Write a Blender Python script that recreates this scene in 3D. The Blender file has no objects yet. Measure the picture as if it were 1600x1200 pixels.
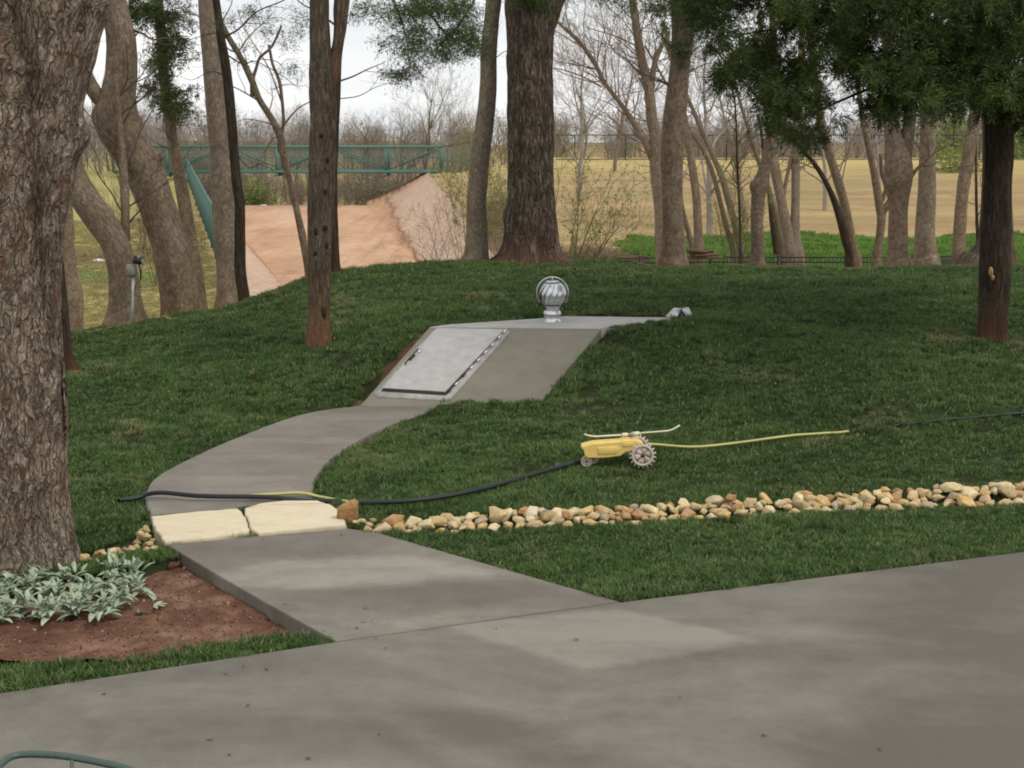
import bpy, bmesh, math, random
import numpy as np
from mathutils import Vector, Matrix
SC = bpy.context.scene
COL = SC.collection
R = math.radians
# ------------------------------------------------------------------ camera, sky, sun, exposure
CAMZ = 3.2
FPX = 2200.0                       # focal length in photo pixels (photo 1600 x 1200)
PITCH = math.atan(400.0 / FPX)
cam_d = bpy.data.cameras.new('camera'); cam = bpy.data.objects.new('camera', cam_d); COL.objects.link(cam)
cam.location = (0, 0, CAMZ); cam.rotation_euler = (math.pi / 2 - PITCH, 0, 0)
cam_d.sensor_width = 36.0; cam_d.lens = FPX / 1600.0 * 36.0
cam_d.clip_start = 0.1; cam_d.clip_end = 3000
SC.camera = cam
SUN_EL, SUN_AZ = R(52), R(125)     # azimuth measured clockwise from +Y (view direction)
W = bpy.data.worlds.new('World'); SC.world = W; W.use_nodes = True
wn = W.node_tree; wn.nodes.clear()
sky = wn.nodes.new('ShaderNodeTexSky'); sky.sky_type = 'NISHITA'; sky.sun_disc = False
sky.sun_elevation = SUN_EL; sky.sun_rotation = SUN_AZ
tc = wn.nodes.new('ShaderNodeTexCoord'); mp = wn.nodes.new('ShaderNodeMapping')
mp.inputs['Scale'].default_value = (1, 1, 3.5)
nz = wn.nodes.new('ShaderNodeTexNoise'); nz.inputs['Scale'].default_value = 3.2; nz.inputs['Detail'].default_value = 8
nz.inputs['Roughness'].default_value = .55
cr = wn.nodes.new('ShaderNodeValToRGB')
cr.color_ramp.elements[0].position = .30; cr.color_ramp.elements[0].color = (6.6, 6.85, 7.2, 1)
cr.color_ramp.elements[1].position = .62; cr.color_ramp.elements[1].color = (9.1, 9.05, 8.95, 1)
mx = wn.nodes.new('ShaderNodeMix'); mx.data_type = 'RGBA'; mx.inputs[0].default_value = .95
bg = wn.nodes.new('ShaderNodeBackground'); bg.inputs['Strength'].default_value = .1
wo = wn.nodes.new('ShaderNodeOutputWorld')
L = wn.links.new
L(tc.outputs['Generated'], mp.inputs[0]); L(mp.outputs[0], nz.inputs['Vector']); L(nz.outputs['Fac'], cr.inputs[0])
L(sky.outputs[0], mx.inputs[6]); L(cr.outputs[0], mx.inputs[7]); L(mx.outputs[2], bg.inputs[0]); L(bg.outputs[0], wo.inputs[0])
sd = bpy.data.lights.new('sun', 'SUN'); sd.energy = 1.15; sd.angle = R(12); sd.color = (1, .93, .84)
so = bpy.data.objects.new('sun', sd); COL.objects.link(so)
sdir = Vector((math.sin(SUN_AZ) * math.cos(SUN_EL), math.cos(SUN_AZ) * math.cos(SUN_EL), math.sin(SUN_EL)))
so.rotation_euler = sdir.to_track_quat('Z', 'Y').to_euler()
SC.view_settings.view_transform = 'Standard'; SC.view_settings.look = 'None'
SC.view_settings.exposure = 0.3; SC.view_settings.gamma = 1.0
SC.render.film_transparent = False
SC.cycles.max_bounces = 6; SC.cycles.diffuse_bounces = 3; SC.cycles.transparent_max_bounces = 12
SC.cycles.filter_width = 1.9

rng = np.random.default_rng(7)
# ------------------------------------------------------------------ pixel <-> world
CT, ST = math.cos(PITCH), math.sin(PITCH)
def ray(px, py):
    x = (px - 800) / FPX; y = (600 - py) / FPX
    return np.array([x, CT + y * ST, -ST + y * CT])
def atY(px, py, Y):
    d = ray(px, py); t = Y / d[1]
    return np.array([d[0] * t, Y, CAMZ + d[2] * t])
def atZ(px, py, z=0.0):
    d = ray(px, py); t = (z - CAMZ) / d[2]
    return np.array([d[0] * t, d[1] * t, z])
def onplane(px, py, p0, n):
    d = ray(px, py); o = np.array([0, 0, CAMZ]); t = np.dot(p0 - o, n) / np.dot(d, n)
    return o + d * t
def depth(p): return p[1] * CT - (p[2] - CAMZ) * ST
def pxm(p): return FPX / depth(p)          # photo pixels per metre there
# ------------------------------------------------------------------ numpy noise
_perm = np.random.default_rng(3).integers(0, 2**31, 4096)
def _h(i, j, k):
    n = (i * 73856093) ^ (j * 19349663) ^ (k * 83492791)
    return _perm[n & 4095] / 2**31
def vn(P):
    P = np.asarray(P, float); I = np.floor(P).astype(np.int64); f = P - I; f = f * f * (3 - 2 * f)
    i, j, k = I.T; u, v, w = f.T
    def L3(a, b, t): return a + (b - a) * t
    x00 = L3(_h(i, j, k), _h(i+1, j, k), u); x10 = L3(_h(i, j+1, k), _h(i+1, j+1, k), u)
    x01 = L3(_h(i, j, k+1), _h(i+1, j, k+1), u); x11 = L3(_h(i, j+1, k+1), _h(i+1, j+1, k+1), u)
    return L3(L3(x00, x10, v), L3(x01, x11, v), w)
def fbm(P, o=4, g=.5):
    P = np.asarray(P, float); s = 0; a = 1; t = 0
    for q in range(o):
        s = s + a * vn(P * 2**q + q * 17.3); t += a; a *= g
    return s / t
# ------------------------------------------------------------------ mesh helpers
def mk(name, V, F, mat, parent=None, smooth=True, uv=None, loc=None):
    """V (n,3) world coords; F (m,3)|(m,4) array or list of such arrays / python lists"""
    V = np.asarray(V, float).reshape(-1, 3)
    me = bpy.data.meshes.new(name)
    if isinstance(F, np.ndarray): F = [F]
    loops = []; starts = []; tot = 0
    for A in F:
        if isinstance(A, np.ndarray) and A.ndim == 2:
            m, k = A.shape; loops.append(A.reshape(-1)); starts.append(tot + np.arange(m) * k); tot += m * k
        else:
            loops.append(np.array(A)); starts.append(np.array([tot])); tot += len(A)
    lo = np.concatenate(loops).astype(np.int32); st = np.concatenate(starts).astype(np.int32)
    off = np.zeros(3)
    if parent is not None: off = np.array(parent.matrix_world_loc)
    elif loc is not None: off = np.asarray(loc, float)
    me.vertices.add(len(V)); me.vertices.foreach_set('co', (V - off).astype(np.float32).reshape(-1))
    me.loops.add(len(lo)); me.loops.foreach_set('vertex_index', lo)
    me.polygons.add(len(st)); me.polygons.foreach_set('loop_start', st)
    if smooth: me.polygons.foreach_set('use_smooth', np.ones(len(st), bool))
    me.update(calc_edges=True)
    if uv is not None:
        ul = me.uv_layers.new(name='UVMap'); ul.data.foreach_set('uv', np.asarray(uv, np.float32)[lo].reshape(-1))
    me.validate()
    o = bpy.data.objects.new(name, me); COL.objects.link(o)
    if mat is not None: me.materials.append(mat)
    if parent is not None: o.parent = parent.ob
    else: o.location = off
    return o
class Root:
    def __init__(s, ob, p): s.ob = ob; s.matrix_world_loc = p
def thing(name, label, cat, p, group=None):
    o = bpy.data.objects.new(name, None); COL.objects.link(o); o.empty_display_size = .2
    o.location = tuple(p); tag(o, label, cat, group)
    return Root(o, np.array(p, float))
def sub(o, root_loc): return Root(o, np.asarray(root_loc, float))
def tag(o, label=None, cat=None, group=None, kind=None):
    if label: o['label'] = label
    if cat: o['category'] = cat
    if group: o['group'] = group
    if kind: o['kind'] = kind
    return o
class MB:
    """collects pieces of one mesh"""
    def __init__(s): s.V = []; s.F = []; s.U = []; s.n = 0
    def add(s, V, Fs, U=None):
        V = np.asarray(V, float).reshape(-1, 3)
        if isinstance(Fs, np.ndarray): Fs = [Fs]
        for A in Fs:
            s.F.append(A + s.n if isinstance(A, np.ndarray) else [q + s.n for q in A])
        s.V.append(V); s.U.append(np.zeros((len(V), 2)) if U is None else np.asarray(U, float)); s.n += len(V)
    def box(s, c, sz, rz=0, M=None):
        q = np.array([[x, y, z] for z in (-.5, .5) for y in (-.5, .5) for x in (-.5, .5)]) * np.array(sz)
        if M is not None: q = q @ np.array(M).T
        if rz: cz, sz_ = math.cos(rz), math.sin(rz); q = q @ np.array([[cz, sz_, 0], [-sz_, cz, 0], [0, 0, 1]])
        s.add(q + np.array(c), np.array([[0,2,3,1],[4,5,7,6],[0,1,5,4],[2,6,7,3],[0,4,6,2],[1,3,7,5]]))
    def tube(s, P, rad, n=8, cap=True, vscale=1):
        V, F, U = tubemesh(P, rad, n); fs = [F]
        if cap: fs += [list(range(n + 1))[:n][::-1], list(range(len(V) - (n + 1), len(V) - 1))]
        s.add(V, fs, U)
    def prism(s, poly, z0, z1):
        poly = np.asarray(poly, float)[:, :2]
        a = np.sum(poly[:, 0] * np.roll(poly[:, 1], -1) - np.roll(poly[:, 0], -1) * poly[:, 1])
        if a < 0: poly = poly[::-1]
        n = len(poly); z0 = np.broadcast_to(z0, n); z1 = np.broadcast_to(z1, n)
        V = np.vstack([np.c_[poly, z0], np.c_[poly, z1]])
        i = np.arange(n); j = (i + 1) % n
        s.add(V, [np.c_[i, j, j + n, i + n], list(range(n, 2 * n)), list(range(n))[::-1]])
    def lathe(s, prof, c, n=24, a0=0, a1=2*math.pi):
        prof = np.array(prof, float); full = abs(a1 - a0 - 2*math.pi) < 1e-6
        a = np.linspace(a0, a1, n, endpoint=not full); m = len(prof)
        V = np.array([[r*math.cos(t), r*math.sin(t), z] for t in a for r, z in prof]) + np.array(c)
        F = []
        for i in range(n if full else n - 1):
            for k in range(m - 1):
                p = i*m+k; q = ((i+1) % n)*m+k; F.append([p, q, q+1, p+1])
        s.add(V, np.array(F))
    def build(s, name, mat, parent=None, smooth=False, loc=None):
        return mk(name, np.vstack(s.V), s.F, mat, parent, smooth, np.vstack(s.U), loc)
def frames(P):
    P = np.asarray(P, float); T = np.gradient(P, axis=0); T /= np.linalg.norm(T, axis=1)[:, None] + 1e-12
    n0 = np.cross(T[0], [0, 0, 1.0])
    if np.linalg.norm(n0) < .05: n0 = np.array([0, 1.0, 0]) if abs(T[0][1]) < .9 else np.array([1.0, 0, 0])
    N = [n0 - T[0] * np.dot(n0, T[0])]; N[0] /= np.linalg.norm(N[0])
    for i in range(1, len(P)):
        v = N[-1] - T[i] * np.dot(N[-1], T[i]); N.append(v / (np.linalg.norm(v) + 1e-12))
    N = np.array(N); B = np.cross(T, N); return T, N, B
def tubemesh(P, rad, n=8, disp=None):
    P = np.asarray(P, float); m = len(P); rad = np.broadcast_to(rad, m).astype(float)
    T, N, B = frames(P)
    a = np.linspace(0, 2 * math.pi, n + 1)
    ln = np.r_[0, np.cumsum(np.linalg.norm(np.diff(P, axis=0), axis=1))]
    rr = rad[:, None] * np.ones(n + 1)[None]
    if disp is not None: rr = rr + disp(a, ln, rad)
    V = P[:, None] + rr[..., None] * (np.cos(a)[None, :, None] * N[:, None] + np.sin(a)[None, :, None] * B[:, None])
    U = np.stack([np.broadcast_to(a[None] / (2*math.pi), (m, n+1)) * 2*math.pi * np.maximum(np.max(rad)*.7, .002), np.broadcast_to(ln[:, None], (m, n+1))], -1)
    i = np.arange(m - 1)[:, None] * (n + 1) + np.arange(n)[None]; i = i.reshape(-1)
    F = np.c_[i, i + 1, i + n + 2, i + n + 1]
    return V.reshape(-1, 3), F, U.reshape(-1, 2)
def crom(P, k):
    """Catmull-Rom resample rows of P, k steps per span"""
    P = np.asarray(P, float); Q = np.vstack([2*P[0]-P[1], P, 2*P[-1]-P[-2]]); out = []
    for i in range(1, len(Q) - 2):
        for t in np.arange(k) / k:
            a, b, c, d = Q[i-1:i+3]
            out.append(.5*((2*b)+(-a+c)*t+(2*a-5*b+4*c-d)*t*t+(-a+3*b-3*c+d)*t**3))
    out.append(P[-1]); return np.array(out)
def inpoly(X, Y, poly):
    poly = np.asarray(poly)[:, :2]; ins = np.zeros(len(X), bool); n = len(poly)
    for i in range(n):
        x1, y1 = poly[i]; x2, y2 = poly[(i+1) % n]
        c = ((y1 > Y) != (y2 > Y)) & (X < (x2-x1)*(Y-y1)/((y2-y1) + 1e-12) + x1); ins ^= c
    return ins
# ------------------------------------------------------------------ material helpers
class M_:
    def __init__(s, name):
        s.m = bpy.data.materials.new(name); s.m.use_nodes = True; s.t = s.m.node_tree; s.t.nodes.clear()
        s.out = s.t.nodes.new('ShaderNodeOutputMaterial'); s.b = s.t.nodes.new('ShaderNodeBsdfPrincipled')
        s.t.links.new(s.b.outputs[0], s.out.inputs[0])
    def n(s, typ, ins=None, **kw):
        nd = s.t.nodes.new(typ)
        for k, v in kw.items(): setattr(nd, k, v)
        for k, v in (ins or {}).items(): s.set(nd, k, v)
        return nd
    def set(s, nd, k, v):
        i = nd.inputs[k]
        if isinstance(v, bpy.types.NodeSocket): s.t.links.new(v, i)
        else:
            if i.type == 'RGBA' and len(v) == 3: v = (*v, 1)
            i.default_value = v
    def coord(s, kind='Object'):
        if kind == 'World': return s.n('ShaderNodeNewGeometry').outputs['Position']
        return s.n('ShaderNodeTexCoord').outputs[kind]
    def map(s, vec, sc, loc=(0, 0, 0), rot=(0, 0, 0)):
        return s.n('ShaderNodeMapping', {'Vector': vec, 'Scale': sc, 'Location': loc, 'Rotation': rot}).outputs[0]
    def noise(s, vec, sc, det=4, rough=.5, dist=0, col=False):
        nd = s.n('ShaderNodeTexNoise', {'Vector': vec, 'Scale': sc, 'Detail': det, 'Roughness': rough, 'Distortion': dist})
        return nd.outputs['Color' if col else 'Fac']
    def vor(s, vec, sc, feat='F1', rnd=1.0):
        return s.n('ShaderNodeTexVoronoi', {'Vector': vec, 'Scale': sc, 'Randomness': rnd}, feature=feat)
    def ramp(s, fac, stops, interp='LINEAR'):
        nd = s.n('ShaderNodeValToRGB', {'Fac': fac}); e = nd.color_ramp.elements; nd.color_ramp.interpolation = interp
        while len(e) < len(stops): e.new(.5)
        for q, (p, c) in zip(e, stops):
            q.position = p; q.color = (*c, 1) if len(c) == 3 else c
        return nd.outputs[0]
    def rng(s, v, a, b, c=0., d=1.): return s.n('ShaderNodeMapRange', {0: v, 1: a, 2: b, 3: c, 4: d}).outputs[0]
    def math(s, op, a, b=0.): return s.n('ShaderNodeMath', {0: a, 1: b}, operation=op).outputs[0]
    def mix(s, f, a, b, mode='MIX'):
        nd = s.n('ShaderNodeMix', data_type='RGBA', blend_type=mode)
        s.set(nd, 0, f); s.set(nd, 6, a); s.set(nd, 7, b); return nd.outputs[2]
    def hsv(s, col, h=.5, sa=1., v=1.): return s.n('ShaderNodeHueSaturation', {'Hue': h, 'Saturation': sa, 'Value': v, 'Color': col}).outputs[0]
    def bump(s, h, st, d=.02, nrm=None):
        ins = {'Height': h, 'Strength': st, 'Distance': d}
        if nrm is not None: ins['Normal'] = nrm
        return s.n('ShaderNodeBump', ins).outputs[0]
    def fin(s, col, rough=.8, nrm=None, metal=0., spec=.3):
        s.set(s.b, 'Base Color', col); s.set(s.b, 'Roughness', rough); s.set(s.b, 'Metallic', metal)
        s.set(s.b, 'Specular IOR Level', spec)
        if nrm is not None: s.set(s.b, 'Normal', nrm)
        return s.m
    def sep(s, vec): return s.n('ShaderNodeSeparateXYZ', {0: vec}).outputs
    def rand(s): return s.n('ShaderNodeObjectInfo').outputs['Random']
def simple(name, col, rough=.6, metal=0., var=.12, sc=8., bump=.15, spec=.35, bd=.004):
    m = M_(name); v = m.coord('Object'); f = m.noise(v, sc, 5, .6)
    c2 = tuple(min(1, q*(1+var)) for q in col); c1 = tuple(q*(1-var) for q in col)
    c = m.ramp(f, [(.3, c1), (.7, c2)]); b = m.bump(m.noise(v, sc*6, 3), bump, bd)
    return m.fin(c, m.rng(f, .3, .7, rough*.85, min(1, rough*1.12)), b, metal, spec)

def scatter(name, P, rot, sc, idx, sources):
    """one object: instances of the source meshes on points (geometry nodes)"""
    me = bpy.data.meshes.new(name); c = P.mean(0); me.vertices.add(len(P)); me.vertices.foreach_set('co', (P - c).astype(np.float32).ravel())
    for nm, ty, val in (('rot', 'FLOAT_VECTOR', rot), ('sc', 'FLOAT', sc), ('pick', 'INT', idx)):
        a = me.attributes.new(nm, ty, 'POINT'); a.data.foreach_set('vector' if ty == 'FLOAT_VECTOR' else 'value', np.ascontiguousarray(val, dtype=np.int32 if ty == 'INT' else np.float32).ravel())
    o = bpy.data.objects.new(name, me); COL.objects.link(o); o.location = c
    g = bpy.data.node_groups.new(name + '_scatter', 'GeometryNodeTree')
    g.interface.new_socket('Geometry', in_out='INPUT', socket_type='NodeSocketGeometry'); g.interface.new_socket('Geometry', in_out='OUTPUT', socket_type='NodeSocketGeometry')
    N = g.nodes.new; K = g.links.new; gi = N('NodeGroupInput'); go = N('NodeGroupOutput'); ip = N('GeometryNodeInstanceOnPoints'); j = N('GeometryNodeJoinGeometry')
    for s in reversed(sources):
        oi = N('GeometryNodeObjectInfo'); oi.inputs['Object'].default_value = s; oi.inputs['As Instance'].default_value = True; K(oi.outputs['Geometry'], j.inputs[0])
    def att(nm, ty):
        a = N('GeometryNodeInputNamedAttribute'); a.data_type = ty; a.inputs['Name'].default_value = nm; return a.outputs['Attribute']
    K(gi.outputs[0], ip.inputs['Points']); K(j.outputs[0], ip.inputs['Instance']); ip.inputs['Pick Instance'].default_value = True
    K(att('pick', 'INT'), ip.inputs['Instance Index']); K(att('sc', 'FLOAT'), ip.inputs['Scale'])
    e = N('FunctionNodeEulerToRotation'); K(att('rot', 'FLOAT_VECTOR'), e.inputs[0]); K(e.outputs[0], ip.inputs['Rotation'])
    K(ip.outputs[0], go.inputs[0]); md = o.modifiers.new('scatter', 'NODES'); md.node_group = g
    return o
# ================================================================== materials
def bark(name, dark, mid, light, su=9., sv=2.6, bs=.9, bd=.03, red=None, redh=.7, patch=None, fine=40., crack=.12, cs=.6):
    """su, sv: furrows per metre round and along the trunk; cs: how dark the furrows are"""
    m = M_(name); uv = m.coord('UV'); ob = m.coord('Object')
    warp = m.noise(m.map(uv, (4, 4, 1)), 2.2, 3, .5, 0, True)
    v0 = m.n('ShaderNodeVectorMath', {0: uv, 1: m.n('ShaderNodeVectorMath', {0: warp, 3: .06}, operation='SCALE').outputs[0]}, operation='ADD').outputs[0]
    def furrow(k, loc, w):
        n = m.noise(m.map(v0, (su*k, sv*k, 1), loc), 1., 2, .5, .3)
        return m.rng(m.math('ABSOLUTE', m.math('SUBTRACT', n, .5)), 0., w)
    r1 = furrow(.75, (0, 0, 0), crack); r2 = furrow(1.7, (7, 3, 5), crack*1.2)
    e = m.rng(m.vor(m.map(v0, (su*.9, sv*1.15, 1), (3, 7, 0)), 1., 'DISTANCE_TO_EDGE').outputs[0], 0., .16)
    cell = m.sep(m.vor(m.map(v0, (su*1.1, sv*1.6, 1), (3, 7, 0)), 1.).outputs['Color'])[0]
    fn = m.noise(m.map(v0, (fine, fine*.4, 1)), 1., 6, .68)
    big = m.noise(ob, 1.6, 4, .6); med = m.noise(m.map(uv, (6, 3, 1)), 1., 4, .6)
    tone = m.math('ADD', m.math('MULTIPLY', fn, .55), m.math('ADD', m.math('MULTIPLY', cell, .2), m.math('MULTIPLY', med, .3)))
    c = m.ramp(tone, [(.3, dark), (.52, mid), (.74, light)])
    c = m.mix(m.rng(big, .35, .7, 0, .7), c, m.hsv(c, .5, .85, 1.25))
    ridge = m.math('MULTIPLY', m.math('MULTIPLY', r1, m.rng(r2, 0, 1, .55, 1)), m.rng(e, 0, 1, .7, 1))
    c = m.mix(m.math('MULTIPLY', m.math('SUBTRACT', 1., ridge), cs), c, tuple(q*.5 for q in dark))
    if patch:
        c = m.mix(m.rng(m.noise(m.map(uv, (1, .8, 1)), 5., 5, .6), .56, .64, 0, .7), c, patch)
    if red:
        z = m.sep(uv)[1]
        f = m.rng(m.math('ADD', z, m.math('MULTIPLY', m.math('SUBTRACT', big, .5), redh*1.6)), .1, .1 + redh, .85, 0.)
        c = m.mix(f, c, m.mix(fn, tuple(q*.5 for q in red), red))
    h = m.math('ADD', ridge, m.math('MULTIPLY', fn, .7))
    return m.fin(c, .92, m.bump(h, bs, bd), 0., .12)
RED = (.16, .066, .034)
BK = dict(
    big=bark('bark_grey_brown_flaky', (.095, .068, .046), (.27, .208, .15), (.52, .44, .335), 26, 7, 1., .025, RED, .5, (.17, .1, .065), 75, .055, .8),
    oak=bark('bark_dark_plated', (.065, .047, .034), (.17, .13, .098), (.37, .3, .24), 19, 3.6, 1., .035, (.16, .075, .045), .9, None, 60, .075, .9),
    grey=bark('bark_grey_smooth', (.095, .069, .045), (.2, .152, .102), (.36, .285, .195), 34, 12, .5, .01, (.17, .095, .06), .5, (.12, .09, .065), 70, .05, .5),
    pale=bark('bark_pale_patchy', (.12, .09, .062), (.215, .168, .12), (.38, .315, .235), 26, 12, .45, .01, (.2, .11, .07), .45, (.15, .12, .095), 60, .04, .4),
    cedar=bark('bark_cedar_shredded', (.075, .054, .037), (.165, .125, .087), (.29, .23, .165), 40, 3.2, .9, .02, (.32, .15, .07), 1.0, (.11, .09, .07), 80, .07, .75),
    dark=bark('bark_dark_cedar', (.03, .021, .015), (.065, .047, .033), (.13, .1, .074), 34, 2.6, .8, .014, (.15, .07, .042), .7, None, 70, .07, .7),
    tan=bark('bark_tan_mottled', (.09, .063, .042), (.18, .133, .09), (.33, .255, .175), 24, 14, .4, .01, (.19, .1, .065), .4, (.25, .2, .155), 60, .04, .45),
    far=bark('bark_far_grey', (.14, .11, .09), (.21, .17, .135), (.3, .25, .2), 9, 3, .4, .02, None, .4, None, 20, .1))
def twig_mat(name, a, b):
    m = M_(name); c = m.ramp(m.noise(m.coord('Object'), 3.5, 4, .6), [(.3, a), (.7, b)]); return m.fin(c, .9, None, 0, .1)
TW = dict(brown=twig_mat('twig_brown', (.075, .055, .042), (.16, .12, .09)), tan=twig_mat('twig_tan', (.17, .12, .085), (.28, .21, .155)),
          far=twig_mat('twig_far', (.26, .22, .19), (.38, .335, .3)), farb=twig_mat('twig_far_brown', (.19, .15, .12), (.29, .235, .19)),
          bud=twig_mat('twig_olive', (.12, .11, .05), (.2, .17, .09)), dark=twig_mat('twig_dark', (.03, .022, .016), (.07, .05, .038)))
def leaf_mat(name, a, b, c, sc=2.2, rough=.6, trans=.12):
    m = M_(name); v = m.coord('World')
    t = m.math('ADD', m.math('MULTIPLY', m.noise(v, sc, 4, .6), .6), m.math('MULTIPLY', m.noise(v, sc*14, 2, .5), .4))
    col = m.ramp(t, [(.33, a), (.5, b), (.66, c)]); m.fin(col, rough, None, 0, .25)
    tr = m.n('ShaderNodeBsdfTranslucent', {'Color': m.hsv(col, .49, 1.1, 1.2)})
    ms = m.n('ShaderNodeMixShader', {0: trans, 1: m.b.outputs[0], 2: tr.outputs[0]}); m.t.links.new(ms.outputs[0], m.out.inputs[0]); return m.m
LF = dict(cedar=leaf_mat('cedar_foliage', (.022, .036, .009), (.046, .07, .015), (.1, .135, .028)),
          bud=leaf_mat('spring_buds', (.16, .19, .05), (.24, .27, .08), (.32, .34, .13), 1.),
          green=leaf_mat('young_green_leaves', (.14, .21, .04), (.21, .30, .07), (.3, .38, .12), .5),
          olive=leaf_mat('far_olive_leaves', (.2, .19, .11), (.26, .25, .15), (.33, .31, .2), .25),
          dull=leaf_mat('dull_green_leaves', (.05, .065, .028), (.085, .1, .045), (.13, .14, .065), .3))
def grassblade(name, lo, mid, hi, dry, dryf=.57):
    m = M_(name); v = m.coord('World'); r = m.rand()
    big = m.noise(v, .5, 5, .68); med = m.noise(m.map(v, (.5, 1.5, 1)), 2.2, 4, .65)
    t = m.math('ADD', m.math('MULTIPLY', m.math('ADD', big, med), .42), m.math('MULTIPLY', r, .16))
    c = m.ramp(t, [(.32, lo), (.5, mid), (.66, hi)])
    d = m.math('MULTIPLY', m.rng(m.noise(v, .9, 5, .65), dryf, dryf + .12), m.rng(r, .25, .7, 0, 1))
    c = m.mix(m.math('MULTIPLY', d, .8), c, dry)
    u = m.sep(m.coord('UV'))
    c = m.mix(m.math('MULTIPLY', m.rng(u[0], .86, .93), .8), c, dry)       # some dead straw-coloured blades
    m.fin(c, .55, None, 0, .3)
    tr = m.n('ShaderNodeBsdfTranslucent', {'Color': c})
    ms = m.n('ShaderNodeMixShader', {0: .2, 1: m.b.outputs[0], 2: tr.outputs[0]}); m.t.links.new(ms.outputs[0], m.out.inputs[0]); return m.m
GR = grassblade('lawn_grass', (.038, .08, .019), (.077, .148, .036), (.165, .245, .075), (.36, .31, .16))
GB = grassblade('bright_grass', (.08, .18, .025), (.14, .27, .04), (.22, .36, .07), (.28, .3, .09), .8)
GD = grassblade('dry_grass', (.27, .23, .09), (.34, .29, .12), (.4, .34, .16), (.45, .36, .2), .5)

def concrete(name, marks=(), base=((.11, .1, .079), (.165, .151, .122), (.245, .227, .189)), bigs=.7, broom=None, warm=0.):
    m = M_(name); v = m.coord('World')
    s = m.noise(m.map(v, (.7, 1.5, 1), (0, 0, 0), (0, 0, .35)), bigs, 8, .66, .5)
    f = m.noise(v, 6., 6, .7); ff = m.noise(v, 55., 5, .75)
    t = m.math('ADD', m.math('MULTIPLY', s, .6), m.math('ADD', m.math('MULTIPLY', f, .2), m.math('MULTIPLY', ff, .2)))
    for (pts, soft, amt) in marks:                      # dried / damp marks and painted shade, each with its own shape
        acc = None; n = len(pts); xyz = m.sep(v)
        nx = m.math('MULTIPLY', m.math('SUBTRACT', m.noise(v, 3., 4, .6), .5), soft*1.6)
        for i in range(n):
            (x1, y1), (x2, y2) = pts[i][:2], pts[(i+1) % n][:2]; l = math.hypot(x2-x1, y2-y1); a, b = -(y2-y1)/l, (x2-x1)/l
            d = m.math('ADD', m.math('ADD', m.math('MULTIPLY', xyz[0], a), m.math('MULTIPLY', xyz[1], b)), -(a*x1+b*y1))
            d = m.rng(m.math('ADD', d, nx), -soft, soft)
            acc = d if acc is None else m.math('MULTIPLY', acc, d)
        t = m.math('ADD', t, m.math('MULTIPLY', acc, amt))
    c = m.ramp(t, [(.38, base[0]), (.5, base[1]), (.66, base[2])])
    c = m.mix(m.rng(m.noise(v, 1.3, 5, .6), .58, .78, 0, .2 + warm), c, (.2, .155, .11))        # red clay tint
    spk = m.vor(v, 6.); c = m.mix(m.rng(spk.outputs[0], .018, .008, 0, .6), c, (.06, .045, .035))  # specks
    sp2 = m.vor(m.map(v, (1, 1, 1), (5, 3, 0)), 3.5); c = m.mix(m.rng(sp2.outputs[0], .035, .01, 0, .5), c, (.42, .4, .36))
    h = m.math('ADD', m.math('MULTIPLY', f, .6), m.math('MULTIPLY', ff, .5))
    if broom is not None:
        h = m.math('ADD', h, m.math('MULTIPLY', m.noise(m.map(v, (broom, 3, 1)), 1., 2), .5))
    return m.fin(c, m.rng(t, .3, .75, .55, .85), m.bump(h, .35, .004), 0, .35)
def g2(*pp): return [atZ(x, y)[:2] for x, y in pp]
def ccw(p):
    p = np.asarray(p)[:, :2]; a = np.sum(p[:, 0]*np.roll(p[:, 1], -1)-np.roll(p[:, 0], -1)*p[:, 1]); return p if a > 0 else p[::-1]
marks_drive = [(ccw(g2((690, 978), (915, 1047), (1190, 1002), (960, 950))), .05, .15),
               (ccw(g2((1270, 1120), (1500, 800), (2500, 800), (2500, 1300), (1270, 1300))), .5, -.12),  # shade over the right side of the drive, painted into the concrete tone
               (ccw(g2((620, 1110), (700, 1100), (1000, 1180), (900, 1230))), .12, -.12),
               (ccw(g2((640, 1150), (560, 1120), (700, 1230), (760, 1230))), .1, -.09)]
marks_path = [(ccw(g2((300, 905), (520, 922), (800, 900), (640, 868), (420, 876))), .09, .14),
              (ccw(g2((640, 985), (940, 945), (850, 930), (600, 975))), .05, .06)]
CON = concrete('driveway_concrete', marks_drive, broom=90.)
CONP = concrete('path_concrete', marks_path, base=((.118, .104, .083), (.178, .159, .13), (.29, .263, .218)), warm=.12)
CONU = concrete('curved_path_concrete', [(ccw(g2((260, 770), (300, 745), (470, 745), (470, 770))), .08, .06)], base=((.13, .114, .092), (.188, .168, .138), (.255, .231, .193)), bigs=1.3)
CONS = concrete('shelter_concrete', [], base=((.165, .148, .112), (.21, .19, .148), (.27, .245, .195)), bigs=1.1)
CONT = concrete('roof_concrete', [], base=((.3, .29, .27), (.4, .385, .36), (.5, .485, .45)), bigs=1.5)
def soil(name, cols, sc=4.):
    m = M_(name); v = m.coord('World'); t = m.noise(v, sc, 7, .65)
    c = m.ramp(t, [(.3, cols[0]), (.5, cols[1]), (.7, cols[2])])
    sp = m.vor(v, 22.); c = m.mix(m.rng(sp.outputs[0], .22, .1, 0, .8), c, m.mix(m.rng(m.sep(sp.outputs['Color'])[0], .5, .8), (.085, .045, .03), (.36, .26, .19)))
    h = m.math('ADD', m.noise(v, sc*4, 7, .7), m.math('MULTIPLY', m.noise(v, sc*22, 3, .7), .5))
    return m.fin(c, .95, m.bump(h, .9, .03), 0, .1)
SOIL = soil('bed_soil', ((.1, .05, .032), (.19, .098, .064), (.34, .21, .14)))
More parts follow.
